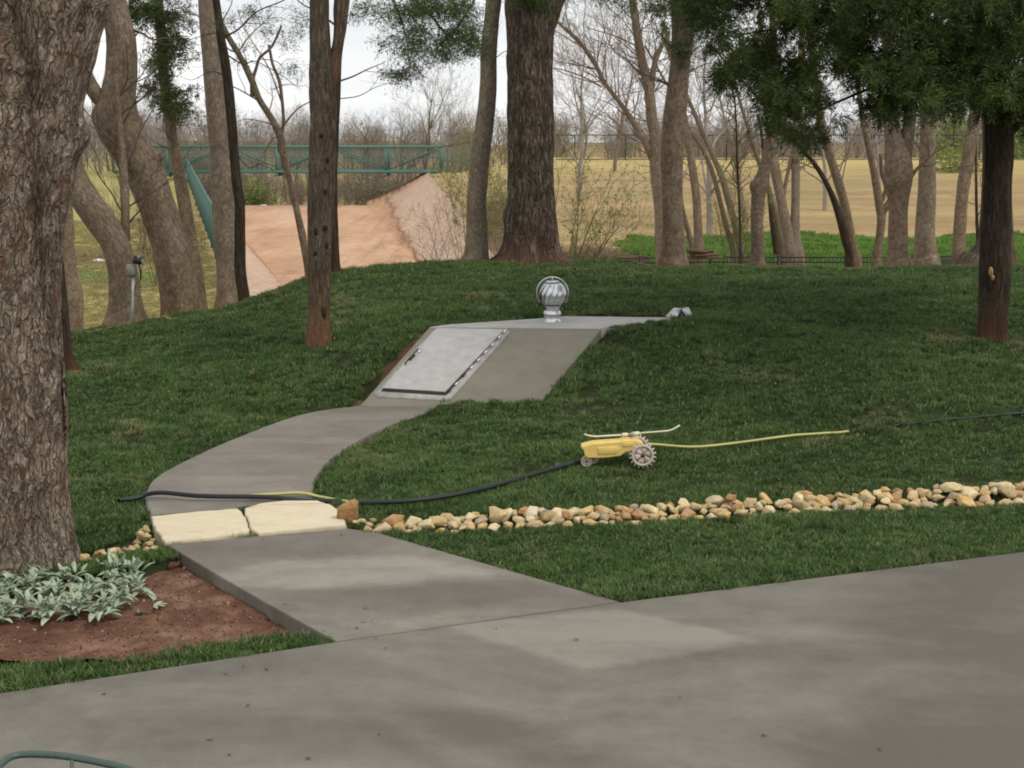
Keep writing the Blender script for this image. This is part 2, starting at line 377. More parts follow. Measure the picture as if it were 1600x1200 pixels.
# the ground sheet: colour zones from world position and an attribute
def ground_mat():
    m = M_('ground'); v = m.coord('World'); xyz = m.sep(v)
    att = m.n('ShaderNodeAttribute', attribute_name='zone').outputs['Color']; a = m.sep(att)
    fine = m.noise(v, 5., 6, .7); st = m.noise(m.map(v, (.06, .5, .5)), 1., 6, .62); blot = m.noise(v, .16, 5, .6)
    dry = m.ramp(m.math('ADD', m.math('MULTIPLY', st, .65), m.math('MULTIPLY', fine, .35)), [(.34, (.24, .165, .082)), (.48, (.34, .24, .12)), (.62, (.44, .33, .165))])
    dry = m.mix(m.rng(blot, .5, .68, 0, .55), dry, (.27, .26, .1))
    dry = m.mix(m.rng(xyz[2], .3, 1.25, 0, .75), dry, m.mix(st, (.46, .36, .12), (.6, .48, .2)))
    gr = m.ramp(fine, [(.35, (.06, .17, .02)), (.6, (.11, .26, .04))])
    dirt = m.ramp(m.noise(v, 1.4, 6, .7), [(.35, (.06, .034, .022)), (.6, (.13, .078, .05))])
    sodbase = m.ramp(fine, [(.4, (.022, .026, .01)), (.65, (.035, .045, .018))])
    yel = m.ramp(m.math('ADD', m.math('MULTIPLY', fine, .5), m.math('MULTIPLY', blot, .5)), [(.35, (.25, .24, .075)), (.6, (.4, .35, .14))])
    c = dry
    c = m.mix(m.rng(m.math('ADD', a[2], m.math('MULTIPLY', m.math('SUBTRACT', blot, .5), .3)), .45, .55), c, yel)
    ed = m.math('MULTIPLY', m.math('SUBTRACT', m.noise(v, .7, 4, .6), .5), .35)
    c = m.mix(m.rng(m.math('ADD', a[1], ed), .46, .56), c, gr)
    al = m.n('ShaderNodeAttribute', attribute_name='zone').outputs['Alpha']
    c = m.mix(m.rng(m.math('ADD', al, ed), .4, .7), c, dirt)
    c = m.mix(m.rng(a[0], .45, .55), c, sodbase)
    h = m.math('ADD', fine, m.math('MULTIPLY', m.noise(v, 22., 3, .6), .5))
    return m.fin(c, .95, m.bump(h, .6, .04), 0, .1)
GROUND = ground_mat()
def chute_mat(name, a, b, c_, toe=0):
    m = M_(name); v = m.coord('World')
    t = m.math('ADD', m.math('MULTIPLY', m.noise(m.map(v, (.5, .13, .5), (0, 0, 0), (0, 0, -.25)), 1., 6, .65), .6), m.math('MULTIPLY', m.noise(v, 1.5, 6, .7), .4))
    c = m.ramp(t, [(.33, a), (.5, b), (.66, c_)])
    if toe:                                              # a drift of red silt along the toe of the side wall, thinning up the slope
        u = m.math('ADD', m.sep(m.coord('UV'))[0], m.math('MULTIPLY', m.math('SUBTRACT', m.noise(v, .35, 5, .65), .5), .25))
        bd = m.rng(m.sep(v)[1], 52., 85., 0., .36); u = m.math('SUBTRACT', u, bd); c = m.mix(m.rng(u, 0., .12, .95, 0), m.mix(.35, c, (.46, .36, .29)), m.ramp(t, [(.35, (.36, .19, .11)), (.6, (.56, .35, .21))])); c = m.mix(m.rng(m.math('ABSOLUTE', u), .05, .0, 0, .7), c, (.2, .095, .055))
    st = m.noise(m.map(v, (2.5, .05, 2.5), (0, 0, 0), (0, 0, -.25)), 1., 4, .6); c = m.mix(m.rng(st, .55, .7, 0, .3), c, tuple(q*.6 for q in a))
    return m.fin(c, .9, m.bump(m.noise(v, 3., 5), .4, .03), 0, .15)
CHF = chute_mat('spillway_floor_clay', (.36, .2, .115), (.5, .31, .19), (.6, .42, .29))
CHS = chute_mat('spillway_side_concrete', (.38, .24, .16), (.52, .35, .235), (.6, .45, .33), 1)
SAND = M_('sandstone'); _v = SAND.coord('World')
_t = SAND.noise(SAND.map(_v, (2, 4, 2), (0, 0, 0), (0, 0, .1)), 2., 7, .7, .5)
_c = SAND.ramp(_t, [(.25, (.54, .42, .26)), (.42, (.66, .56, .39)), (.7, (.72, .64, .48))])
_c = SAND.mix(SAND.rng(SAND.noise(_v, 2.5, 4, .6), .6, .75, 0, .5), _c, (.6, .4, .22))
SAND = SAND.fin(_c, .85, SAND.bump(SAND.noise(_v, 12., 7, .7), .8, .015), 0, .2)
def rock_mat():
    m = M_('creek_rock'); v = m.coord('Object'); oi = m.n('ShaderNodeObjectInfo'); c = oi.outputs['Color']; r = oi.outputs['Random']
    n = m.noise(m.n('ShaderNodeVectorMath', {0: v, 1: m.n('ShaderNodeCombineXYZ', {0: m.math('MULTIPLY', r, 50.)}).outputs[0]}, operation='ADD').outputs[0], 2.2, 6, .65)
    c = m.mix(m.rng(n, .35, .65, 0, .75), m.hsv(c, .503, 1.1, .74), m.hsv(c, .5, .8, 1.15))
    return m.fin(c, .85, m.bump(n, .7, .02), 0, .2)
ROCK = rock_mat()
OROCK = soil('orange_rock', ((.3, .15, .06), (.5, .29, .13), (.66, .46, .26)), 7)
STEEL = simple('galvanised_steel', (.66, .68, .7), .36, 1., .15, 14., .12)
DOORM = simple('weathered_painted_steel', (.41, .405, .39), .55, .0, .13, 9, .15)
FRAMEM = simple('door_frame_steel', (.42, .41, .38), .55, .1, .2, 12, .2)
DARKM = simple('dark_gap', (.05, .042, .035), .7)
YEL = simple('yellow_cast_iron', (.8, .58, .17), .5, 0, .08, 10, .15, .4)
CREAM = simple('cream_plastic', (.74, .7, .52), .5, 0, .06)
WHEEL = simple('dusty_wheel', (.58, .5, .42), .7, 0, .2, 30, .3)
HOSEB = simple('black_rubber_hose', (.022, .024, .026), .5, 0, .2, 20, .2)
HOSEY = simple('yellow_hose', (.5, .46, .16), .5, 0, .1)
TEAL = simple('teal_painted_steel', (.08, .18, .15), .55, 0, .12, 3, .1)
TEALM = simple('teal_mesh', (.12, .2, .17), .65, 0, .15, 3, .1)
BLK = simple('black_painted_iron', (.015, .017, .017), .5, 0, .2)
GREYB = simple('grey_electrical_box', (.28, .28, .25), .5, 0, .06)
PIPE = simple('pvc_conduit', (.5, .5, .48), .5, 0, .08)
CHAIRM = simple('green_metal_tube', (.05, .085, .065), .4, .0, .15, 30, .15, .5)
WHITE = simple('pale_litter', (.7, .68, .62), .7)
# ================================================================== terrain
crest_src = [(-400, 560, 19.0), (100, 527, 20.0), (240, 502, 20.8), (330, 484, 21.2), (400, 467, 21.8), (450, 444, 22.6), (520, 427, 23.2),
             (620, 417, 23.8), (770, 410, 24.2), (1000, 414, 24.5), (1080, 418, 24.5), (1200, 420, 24.5), (1400, 420, 24.5), (1600, 419, 24.5), (2100, 419, 24.5)]
CR = np.array([atY(*c) for c in crest_src])
def crestY(X): return np.interp(X, CR[:, 0], CR[:, 1])
def crestZ(X): return np.interp(X, CR[:, 0], CR[:, 2])
# shelter corners
A_ = atZ(562, 634, 0.0); D_ = atZ(671, 511, .75)
best = None
for zb in np.linspace(-.1, .5, 121):
    B = atZ(833, 645, zb); n = np.cross(B - A_, D_ - A_); n /= np.linalg.norm(n); C = onplane(940, 513, A_, n)
    if best is None or abs(C[2] - .75) < best[0]: best = (abs(C[2] - .75), B, C, n)
B_, C_, NS = best[1:]
NS = NS if NS[2] > 0 else -NS
print('SHELTER', A_, B_, C_, D_)
ctrl = [tuple(c) for c in CR]
for c in CR: ctrl.append((c[0], c[1] + 2.5, c[2] - .05))
def cz(px, py, z, dz=0): p = atZ(px, py, z); ctrl.append((p[0], p[1], z + dz))
for px, py in [(0, 1083), (525, 1003), (970, 941), (1300, 902), (1600, 862), (2000, 815), (-300, 1130), (800, 1200), (0, 1300), (1600, 1200), (650, 900),
               (265, 850), (590, 833), (1000, 805), (1300, 790), (1600, 770), (2000, 750), (232, 790), (228, 765), (300, 715), (450, 650), (487, 770), (540, 700), (620, 665),
               (130, 850), (-200, 870), (60, 800), (800, 750), (1100, 740)]: cz(px, py, -.03)
cz(300, 1100, -.03); cz(100, 700, .0); cz(-200, 700, 0); cz(100, 620, .08); cz(300, 620, .12); cz(400, 560, .3); cz(-100, 600, .1)
cz(480, 540, .42); cz(560, 500, .62); cz(600, 560, .42); cz(520, 600, .2)
cz(555, 636, 0); cz(610, 575, .33); cz(655, 520, .68); cz(690, 500, .74); cz(800, 480, .8)
cz(850, 648, .06); cz(880, 610, .2); cz(950, 530, .62); cz(985, 511, .755); cz(1055, 509, .77); cz(1020, 508, .775); cz(960, 514, .72); cz(870, 487, .77); cz(1050, 486, .77)
cz(900, 700, .0); cz(1050, 700, .05); cz(1250, 680, .1); cz(1100, 600, .32); cz(1300, 600, .4); cz(1500, 610, .4); cz(1550, 530, .6); cz(1300, 530, .62); cz(1600, 690, .1); cz(1900, 600, .4)
cz(1000, 460, .84); cz(1400, 460, .85); cz(600, 470, .72)
ctrl = np.array(ctrl)
def _k(r): return r
_d = np.linalg.norm(ctrl[:, None, :2] - ctrl[None, :, :2], axis=-1)
_n = len(ctrl); _A = np.zeros((_n + 3, _n + 3)); _A[:_n, :_n] = _k(_d) - np.eye(_n) * .02
_A[:_n, _n:] = np.c_[np.ones(_n), ctrl[:, :2]]; _A[_n:, :_n] = _A[:_n, _n:].T
_w = np.linalg.solve(_A, np.r_[ctrl[:, 2], 0, 0, 0])
def nearz(X, Y):
    d = np.sqrt((X[:, None] - ctrl[None, :, 0])**2 + (Y[:, None] - ctrl[None, :, 1])**2 + .02)
    return _k(d) @ _w[:_n] + _w[_n] + _w[_n+1] * X + _w[_n+2] * Y
# spillway chute: toes and tops at crest (Y=85) and near end (Y=50)
def lerpY(p85, p50, Y): t = (85 - Y) / 35.0; return p85 + (p50 - p85) * t
FL85, FL50 = atY(343, 321.5, 85), atY(434, 443, 50)
FR85, FR50 = atY(571, 321.5, 85), atY(676, 432, 50)
TL85, TL50 = atY(297, 283, 85), atY(342, 402, 50)
TR85, TR50 = atY(670, 271, 85), atY(765, 392, 50)
def chx(Y):
    Yc = np.minimum(Y, 85.0)
    f = lambda a, b: lerpY(a[0], b[0], Yc)
    zf = lerpY((FL85[2] + FR85[2]) / 2, (FL50[2] + FR50[2]) / 2, Yc)
    return f(TL85, TL50), f(FL85, FL50), f(FR85, FR50), f(TR85, TR50), lerpY(TL85[2], TL50[2], Yc), zf, lerpY(TR85[2], TR50[2], Yc)
def farz(X, Y):
    xl, fl, fr, xr, zl, zf, zr = chx(Y)
    right = np.interp(Y, [24, 30, 42, 50, 58, 92, 96, 112, 200], [-.6, -1.3, -1.8, -1.38, -1.15, 1.2, 1.2, -1.2, -1.5])
    left = np.interp(Y, [24, 30, 35, 50, 85, 92, 115, 200], [-1.8, -2.3, -2.4, -1.46, zl[0] if len(zl) == 1 else TL85[2], .2, -1.5, -1.8])
    left = np.where(Y < 85, np.interp(Y, [24, 30, 35, 50, 85], [-1.8, -2.3, -2.4, TL50[2], TL85[2]]), left) + np.clip((xl - X) / 25, 0, 1) * .9 * np.clip((Y - 55) / 25, 0, 1)
    # dam bank continues down to spillway wall top
    z = np.where(X < xl, left, np.where(X < fl, zl + (zf - zl) * (X - xl) / (fl - xl), np.where(X < fr, zf, np.where(X < xr, zf + (zr - zf) * (X - fr) / (xr - fr), 0))))
    t = np.clip((X - xr) / 7.0, 0, 1); zrr = np.where(Y < 85, zr, np.interp(Y, [85, 92, 112], [.42, .2, -1.6]))
    z = np.where(X >= xr, zrr + (right - zrr) * t, z)
    # approach channel upstream of the crest
    back = np.clip((Y - 86.5) / 3.0, 0, 1); ch = -2.3
    inch = (X > xl - 3) & (X < xr + 2)
    z = np.where(inch & (Y > 86.5), z + (np.minimum(z, ch) - z) * back, z)
    return z
def polydist(x, y, poly):
    d = np.full(len(x), 9.); n = len(poly)
    for i in range(n):
        a = np.array(poly[i][:2]); b = np.array(poly[(i+1) % n][:2]); v = b - a; t = np.clip(((x-a[0])*v[0] + (y-a[1])*v[1]) / (v @ v), 0, 1); d = np.minimum(d, np.hypot(x-a[0]-t*v[0], y-a[1]-t*v[1]))
    return np.where(inpoly(x, y, poly), 0, d)
def quadnear(x, y):
    d = np.full(len(x), 9.); z = np.zeros(len(x))
    for a, b in ((A_, B_), (B_, C_), (D_, A_), (C_, D_)):
        v = b - a; t = np.clip(((x-a[0])*v[0] + (y-a[1])*v[1]) / (v[0]**2 + v[1]**2), 0, 1); e = np.hypot(x-a[0]-t*v[0], y-a[1]-t*v[1]); zz = a[2] + v[2]*t; z = np.where(e < d, zz, z); d = np.minimum(d, e)
    return np.where(inpoly(x, y, SHP), 0, d), z
SHP = [A_, B_, C_] + [atZ(x, y, .75) for x, y in ((962, 507), (1052, 505), (1052, 496), (884, 494), (836, 498), (702, 507))] + [D_]
def zt(X, Y, bumps=True):
    X = np.atleast_1d(np.asarray(X, float)); Y = np.atleast_1d(np.asarray(Y, float))
    cy, czz = crestY(X), crestZ(X)
    zn = np.zeros_like(X); m = Y < cy + 3
    if m.any(): zn[m] = nearz(X[m], np.minimum(Y[m], cy[m] + .5))
    over = np.clip(Y - cy, 0, None)
    zn = np.where(Y >= cy, czz - .02 * over - .03 * over**2 * (over < 4) - (over >= 4) * .48, zn)
    t = np.clip((Y - cy - .6) / 7.0, 0, 1); t = t * t * (3 - 2 * t)
    t = np.where(Y < 3, 0, t)
    z = zn * (1 - t) + farz(X, np.maximum(Y, 24.0)) * t
    if bumps:
        P = np.c_[X, Y, np.zeros_like(X)]
        b = (fbm(P * 1.1, 3) - .5) * .12 + (vn(P * 4) - .5) * .045
        ramp = np.clip((Y - 11.2) / 3, 0, 1)
        z = z + b * np.where(Y > 50, 1.6, ramp)
    k = (np.abs(X + .3) < 3.2) & (Y > 15) & (Y < 19.5)
    if k.any():
        x, y = X[k], Y[k]; pz = A_[2] - (NS[0]*(x-A_[0]) + NS[1]*(y-A_[1])) / NS[2]; pz = np.clip(pz, min(A_[2], B_[2]), .75); base = A_[2] + (B_[2]-A_[2])*np.clip((x-A_[0])/(B_[0]-A_[0]), 0, 1)
        d, pz2 = quadnear(x, y); pz = np.where(inpoly(x, y, SHP), np.maximum(pz, base), pz2)
        z[k] = np.minimum(z[k], pz - .05 + d*.75)
    return z
def zt1(x, y, bumps=True): return float(zt([x], [y], bumps)[0])
def hit(px, py, bumps=True):
    d = ray(px, py); T = np.linspace(6, 120, 2400); P = np.array([0, 0, CAMZ]) + d * T[:, None]
    z = zt(P[:, 0], P[:, 1], bumps); i = np.argmax(P[:, 2] < z)
    return np.array([P[i, 0], P[i, 1], z[i]])
# ------------------------------------------------------------------ plan outlines
DRV_EDGE = [(-500, 1158), (0, 1083), (525, 1003)], [(970, 941), (1600, 862), (2300, 778)]
drv = g2(*DRV_EDGE[0], *DRV_EDGE[1]) + [np.array([9, -3.]), np.array([-6, -3.])]
lowp = g2((525.3, 1002.7), (420, 945), (330, 893), (260, 851), (390, 839), (544, 826), (592, 833), (780, 887), (969.5, 940.8))
upp_l = [(234, 806), (228, 785), (229, 768), (245, 745), (300, 715), (370, 684), (450, 654), (505, 641), (560, 634), (580, 622)]
upp_r = [(716, 632), (697, 643), (640, 655), (590, 675), (545, 699), (512, 724), (492, 752), (487, 779)]
def smooth2(pts, k=5): return list(crom(np.array(pts, float), k))
upp = [atZ(*p)[:2] for p in smooth2(upp_l)] + [atZ(*p)[:2] for p in smooth2(upp_r)] + g2((405, 788), (370, 795))
slab1 = g2((236, 809), (300, 802), (372, 796), (380, 806), (391, 828), (386, 834), (330, 842), (259, 849), (245, 832))
slab2 = g2((381, 796), (430, 790.5), (513, 789), (528, 797), (543, 822), (470, 829), (405, 836), (395, 831), (384, 808))
slab3 = g2((404, 789), (450, 783), (488, 780), (502, 786), (510, 788.5), (430, 790), (385, 794))
bed = g2((-500, 1080), (0, 1043), (100, 1026), (200, 1018), (330, 1001), (420, 990), (486, 985), (512, 997), (440, 948), (350, 896), (300, 862), (262, 866), (190, 885), (100, 890), (0, 905), (-300, 930))
SH_TOP = [D_, C_] + [atZ(x, y, .75) for x, y in ((962, 507), (1052, 505), (1052, 496), (884, 494), (836, 498), (702, 507))]
SH_TOP = [np.array([p[0], p[1], .75]) for p in SH_TOP]
# terrain mesh
def steps(a, dense0, dense1, d, b, g):
    mid = np.arange(dense0, dense1 + 1e-6, d); out = list(mid); s = d
    while out[-1] < b: s *= g; out.append(out[-1] + s)
    s = d; lo = []
    x = dense0
    while x > a: s *= g; x -= s; lo.append(x)
    return np.array(lo[::-1] + out)
GX = steps(-500, -9, 9, .16, 500, 1.06); GY = np.r_[steps(-30, 5, 28, .16, 29, 1.1), np.arange(30, 100, .6), 100 + np.cumsum(.6 * 1.12**np.arange(38))]
gx, gy = np.meshgrid(GX, GY); Xf, Yf = gx.ravel(), gy.ravel()
Zf = zt(Xf, Yf)
# sink the sheet under slabs, bed, shelter, rock swale and chute
for poly, dz in ((drv, -.09), (lowp, -.09), (upp, -.07), (slab1 + slab2, -.12)):
    c = np.mean(poly, axis=0); m = inpoly(Xf, Yf, poly); Zf[m] = np.minimum(Zf[m], dz)
mb = inpoly(Xf, Yf, [np.array(p) + (0, 0) for p in bed]); Zf[mb] = -.13 + (fbm(np.c_[Xf, Yf, 0*Xf][mb] * 3, 3) - .5) * .06
SWc = [atZ(*p)[:2] for p in ((-250, 900), (60, 866), (130, 858), (200, 838), (235, 828), (560, 818), (680, 812), (800, 806), (1000, 796), (1200, 786), (1400, 776), (1600, 766), (2000, 748))]
def swdist(X, Y):
    d = np.full(len(X), 9.)
    for a, b in zip(SWc[:-1], SWc[1:]):
        v = b - a; t = np.clip(((X-a[0])*v[0] + (Y-a[1])*v[1]) / (v @ v), 0, 1)
        d = np.minimum(d, np.hypot(X - a[0] - t*v[0], Y - a[1] - t*v[1]))
    return d
sw = swdist(Xf, Yf); Zf -= .09 * np.exp(-(sw/.3)**2)
shp = [A_, B_, C_] + SH_TOP[2:]
ms = inpoly(Xf, Yf, [p[:2] for p in ([A_ + (.15, .1, 0), B_ + (-.15, .1, 0)] + SH_TOP[1:])])
def shz(X, Y): return A_[2] - (NS[0]*(X-A_[0]) + NS[1]*(Y-A_[1])) / NS[2]
Zf[ms] = np.minimum(Zf[ms], np.minimum(shz(Xf[ms], Yf[ms]), .75) - .12)
xl, fl, fr, xr = chx(Yf)[:4]
mc = (Yf > 26) & (Yf < 86.5) & (Xf > xl + .2) & (Xf < xr - .2); Zf[mc] -= .55
# zones: R sod, G bright green, B yellowish turf, A bare dirt
cyf = crestY(Xf)
R_ = ((Yf > 3) & (Yf < cyf + .1)).astype(float)
G_ = np.clip(1 - np.abs(Yf - 51.5 - .8*np.sin(Xf*.7)) / 7.0, 0, 1) * np.clip((Xf - 3.4) / 1.5, 0, 1); G_ = np.where(Xf > 3, G_ * 1.6, 0)
# a green strip on the left as well
G_ = np.maximum(G_, np.clip(1.2 - np.abs(Yf - 46.0) / 1.6, 0, 1) * (Xf < -10.2))
B__ = np.where(Xf < xl - .1, 1., 0.) * (Yf > 24)
B__ = np.where((Xf < xl - .1) & (Yf > 48), .56, B__)
Ad = np.clip(1.3 - np.abs(Yf - 50.5) / 2.3, 0, 1) * (Xf < -11.5) * (Xf > -19) + np.clip(1.2 - np.hypot((Xf - 3.3) / 4.5, (Yf - 47) / 8), 0, 1) + np.clip(1.3 - np.abs(Yf - cyf - 1.6) / 2.2, 0, 1) * (Xf > .5)
Ad = np.maximum(Ad, np.clip(1.25 - np.hypot((Xf + .2) / 2.8, (Yf - 60) / 20), 0, 1) * .8)
_dl = polydist(Xf, Yf, [A_, D_, D_ + (-.02, .1, 0)]); _bare = (_dl < .07 + .03*np.sin(Yf*9)) & (Xf < D_[0] + .1); R_ = np.where(_bare, 0, R_); Ad = np.where(_dl < .45, 1., Ad)
Ad = np.maximum(Ad, np.clip(1.1 - np.hypot((Xf - 7.2) / 1.4, (Yf - 46) / 1.5), 0, 1))
zc = np.c_[R_, G_, B__, np.clip(Ad, 0, 1)].astype(np.float32)
ny_, nx_ = gx.shape
ii = (np.arange(ny_ - 1)[:, None] * nx_ + np.arange(nx_ - 1)[None]).ravel()
Fq = np.c_[ii, ii + 1, ii + nx_ + 1, ii + nx_]
ground = mk('ground', np.c_[Xf, Yf, Zf], Fq, GROUND); tag(ground, kind='structure')
ca = ground.data.color_attributes.new('zone', 'FLOAT_COLOR', 'POINT'); ca.data.foreach_set('color', zc.ravel())

# ------------------------------------------------------------------ paving
def slab(name, poly, z1, z0, mat, bev=.012, kind='structure', jitter=0):
    poly = np.array(poly)[:, :2]
    if jitter:
        P = []
        for i in range(len(poly)):
            a, b = poly[i], poly[(i+1) % len(poly)]; k = max(2, int(np.linalg.norm(b-a) / .035))
            for t in np.arange(k) / k: P.append(a + (b-a)*t)
        P = np.array(P); P += (np.c_[vn(np.c_[P*14, 0*P[:, 0]]), vn(np.c_[P*14, 9+0*P[:, 0]])] - .5) * jitter; poly = P
    bm = bmesh.new(); vs = [bm.verts.new((p[0], p[1], z1)) for p in poly]
    f = bm.faces.new(vs); bm.normal_update()
    if f.normal.z < 0: f.normal_flip()
    e = bmesh.ops.extrude_face_region(bm, geom=[f]); 
    for v in [q for q in e['geom'] if isinstance(q, bmesh.types.BMVert)]: pass
    top = [q for q in e['geom'] if isinstance(q, bmesh.types.BMFace)][0]
    for v in f.verts: v.co.z = z0
    bmesh.ops.recalc_face_normals(bm, faces=bm.faces)
    ed = list(top.edges)
    bmesh.ops.bevel(bm, geom=ed, offset=bev, segments=2, affect='EDGES', clamp_overlap=True)
    me = bpy.data.meshes.new(name); bm.to_mesh(me); bm.free(); me.materials.append(mat)
    o = bpy.data.objects.new(name, me); COL.objects.link(o)
    if kind: tag(o, kind=kind)
    return o
slab('driveway', drv, 0, -.14, CON, .005)
slab('path', lowp, .001, -.2, CONP, .005)
slab('curved_path', upp, .003, -.14, CONU)
for nm, sp, lb in (('paving_stone', slab1, 'broad cream sandstone slab in the path, the left one beside the heap of small rocks'),
               ('paving_stone', slab2, 'cream sandstone slab bridging the rock strip, the right one, beside the orange boulder'),
               ('paving_stone', slab3, 'narrow yellowish sandstone piece behind the two big slabs under the hose')):
    o = slab(nm, sp, .012, -.1, SAND, .007, None, .022); tag(o, lb, 'paving stone', 'sandstone slabs across the path')
# planting bed: fine clod-covered soil
bx = np.arange(-5.2, -1.1, .035); by = np.arange(8.4, 12.3, .035); qx, qy = np.meshgrid(bx, by); qx = qx.ravel(); qy = qy.ravel()
inb = inpoly(qx, qy, bed)
P3 = np.c_[qx, qy, 0*qx]; zz = -.105 + (fbm(P3*2.2, 3)-.5)*.07 + (fbm(P3*12, 3)-.5)*.045
idx = -np.ones(len(qx), int); idx[inb] = np.arange(inb.sum()); w_ = len(bx)
i0 = (np.arange(len(by)-1)[:, None]*w_ + np.arange(w_-1)[None]).ravel(); q4 = np.c_[i0, i0+1, i0+w_+1, i0+w_]; q4 = q4[(idx[q4] >= 0).all(1)]
o = mk('planting_bed', np.c_[qx, qy, zz][inb], idx[q4], SOIL); tag(o, kind='structure')

# ------------------------------------------------------------------ spillway
def chute_sheet(name, a, b, mat, ridge=0):
    ys = np.linspace(85.2, 27, 60); rows = []; UV = []
    for y in ys:
        xl, fl, fr, xr, zl, zf, zr = [float(np.atleast_1d(q)[0]) for q in chx(np.array([y]))]
        p = dict(TL=(xl, zl), FL=(fl, zf), FR=(fr, zf), TR=(xr, zr)); (x0, z0), (x1, z1) = p[a], p[b]
        t = np.linspace(0, 1, 14); UV.append(np.c_[(1-t) if a == 'TL' else (t if b == 'TR' else t*0+1), t*0+y]); rows.append(np.c_[x0 + (x1-x0)*t, np.full(14, y), (z0 + (z1-z0)*(t**1.3 if z1 >= z0 else 1-(1-t)**1.3)) + .02])
    V = np.vstack(rows); k = 14; i = (np.arange(len(ys)-1)[:, None]*k + np.arange(k-1)[None]).ravel()
    o = mk(name, V, np.c_[i, i+k, i+k+1, i+1], mat, uv=np.vstack(UV)); return tag(o, kind='structure')
chute_sheet('spillway_floor', 'FL', 'FR', CHF)
for a, b in (('TL', 'FL'), ('FR', 'TR')): chute_sheet('spillway_side', a, b, CHS)
# concrete coping along the crest end of the right side wall
m = MB(); q0 = FR85 + (0, .4, .03); q1 = TR85 + (0, .4, .05)
for t0 in np.arange(0, 1, .1):
    cv = lambda t: q0 + (q1-q0)*np.array([t, t, t**1.3]); a = cv(t0); b = cv(t0+.1); w = np.array([0, .5, .22])
    m.add([a, b, b + w, a + w, a - (0, 0, .2), b - (0, 0, .2), b + w - (0, 0, .5), a + w - (0, 0, .5)], np.array([[0,1,2,3],[0,4,5,1],[3,2,6,7],[0,3,7,4],[1,5,6,2]]))
tag(m.build('spillway_coping', CHS), kind='structure')
# ================================================================== trees
def resample(pts, k=6): return crom(np.array(pts, float), k)
def grow(out, p, d, L0, r, lev, rg, cfg):
    """collect branches as (points, radii); lev counts down"""
    n = 5 if lev > 0 else 4
    P = [np.array(p, float)]; d = np.array(d, float); d /= np.linalg.norm(d)
    for i in range(n):
        d = d + rg.normal(0, cfg.get('wig', .14), 3) + np.array([0, 0, cfg.get('up', .06)]); d /= np.linalg.norm(d)
        P.append(P[-1] + d * L0 / n)
    P = np.array(P); rad = np.linspace(r, r * (.35 if lev > 0 else .25), n + 1); out.append((P, rad))
    if lev <= 0: return
    nc = cfg['kids'][min(lev, len(cfg['kids'])-1)]
    for c in range(nc):
        t = rg.uniform(.25, 1) if c else 1.; f = t * n; i = min(int(f), n - 1); q = P[i] + (P[i+1]-P[i]) * (f - i)
        ax = rg.normal(0, 1, 3); ax -= d * ax.dot(d); ax /= np.linalg.norm(ax) + 1e-9
        an = rg.uniform(*cfg.get('ang', (.35, .95))); dd = d * math.cos(an) + ax * math.sin(an)
        grow(out, q, dd, L0 * rg.uniform(.5, .8), max(rad[i] * .62, cfg.get('rmin', .003)), lev - 1, rg, cfg)
def branch_mesh(name, brs, mat, parent=None, loc=None, sides=4):
    Vs = []; Fs = []; Us = []; n = 0
    for P, rad in brs:
        s = 3 if rad[0] < .012 else (sides if rad[0] < .05 else 8)
        V, F, U = tubemesh(P, rad, s); Vs.append(V); Fs.append(F + n); Us.append(U); n += len(V)
    return mk(name, np.vstack(Vs), np.vstack(Fs), mat, parent, True, np.vstack(Us), loc)
def spray(C, size, n, rg, L=.085, w=.016, droop=.35):
    n = int(n*2.2); L *= .72; w *= .36
    """feathery evergreen sprays: n blades per clump centre"""
    C = np.asarray(C, float); m = len(C); size = np.broadcast_to(size, m)
    V = []; 
    k = 9                                               # twig axes per clump
    ax = rg.normal(0, 1, (m, k, 3)); ax[..., 2] = ax[..., 2]*.6 - droop; ax /= np.linalg.norm(ax, axis=-1)[..., None]
    a = rg.integers(0, k, (m, n)); t = rg.uniform(.1, 1, (m, n)) ** .8
    axn = np.take_along_axis(ax, a[..., None].repeat(3, -1), 1)
    base = C[:, None] + axn * (t * size[:, None])[..., None] - np.array([0, 0, .25]) * (t**2 * size[:, None])[..., None] + rg.normal(0, .018, (m, n, 3))
    d = axn * .9 + rg.normal(0, .55, (m, n, 3)); d /= np.linalg.norm(d, axis=-1)[..., None]
    s = np.cross(d, rg.normal(0, 1, (m, n, 3))); s /= np.linalg.norm(s, axis=-1)[..., None] + 1e-9
    ll = (L * rg.uniform(.6, 1.3, (m, n)))[..., None]; ww = w * rg.uniform(.6, 1.3, (m, n))[..., None]
    v = np.stack([base, base + d*ll*.45 + s*ww, base + d*ll, base + d*ll*.5 - s*ww], 2).reshape(-1, 3)
    return v, np.arange(len(v)).reshape(-1, 4)
def leafcloud(C, rad, n, size, rg, flat=1.):
    d = rg.normal(0, 1, (n, 3)); d /= np.linalg.norm(d, axis=1)[:, None]; P = np.array(C) + d * np.array(rad) * (rg.uniform(0, 1, n)**.45)[:, None]
    keep = vn(P * (2.2 / max(rad)) + 11) > .38; P = P[keep]; n = len(P)
    a = rg.normal(0, 1, (n, 3)); a /= np.linalg.norm(a, axis=1)[:, None]; b = np.cross(a, rg.normal(0, 1, (n, 3))); b /= np.linalg.norm(b, axis=1)[:, None]
    s = size * rg.uniform(.5, 1.4, n)[:, None]
    v = np.stack([P - a*s, P + b*s*.5, P + a*s, P - b*s*.5], 1).reshape(-1, 3); return v, np.arange(len(v)).reshape(-1, 4)
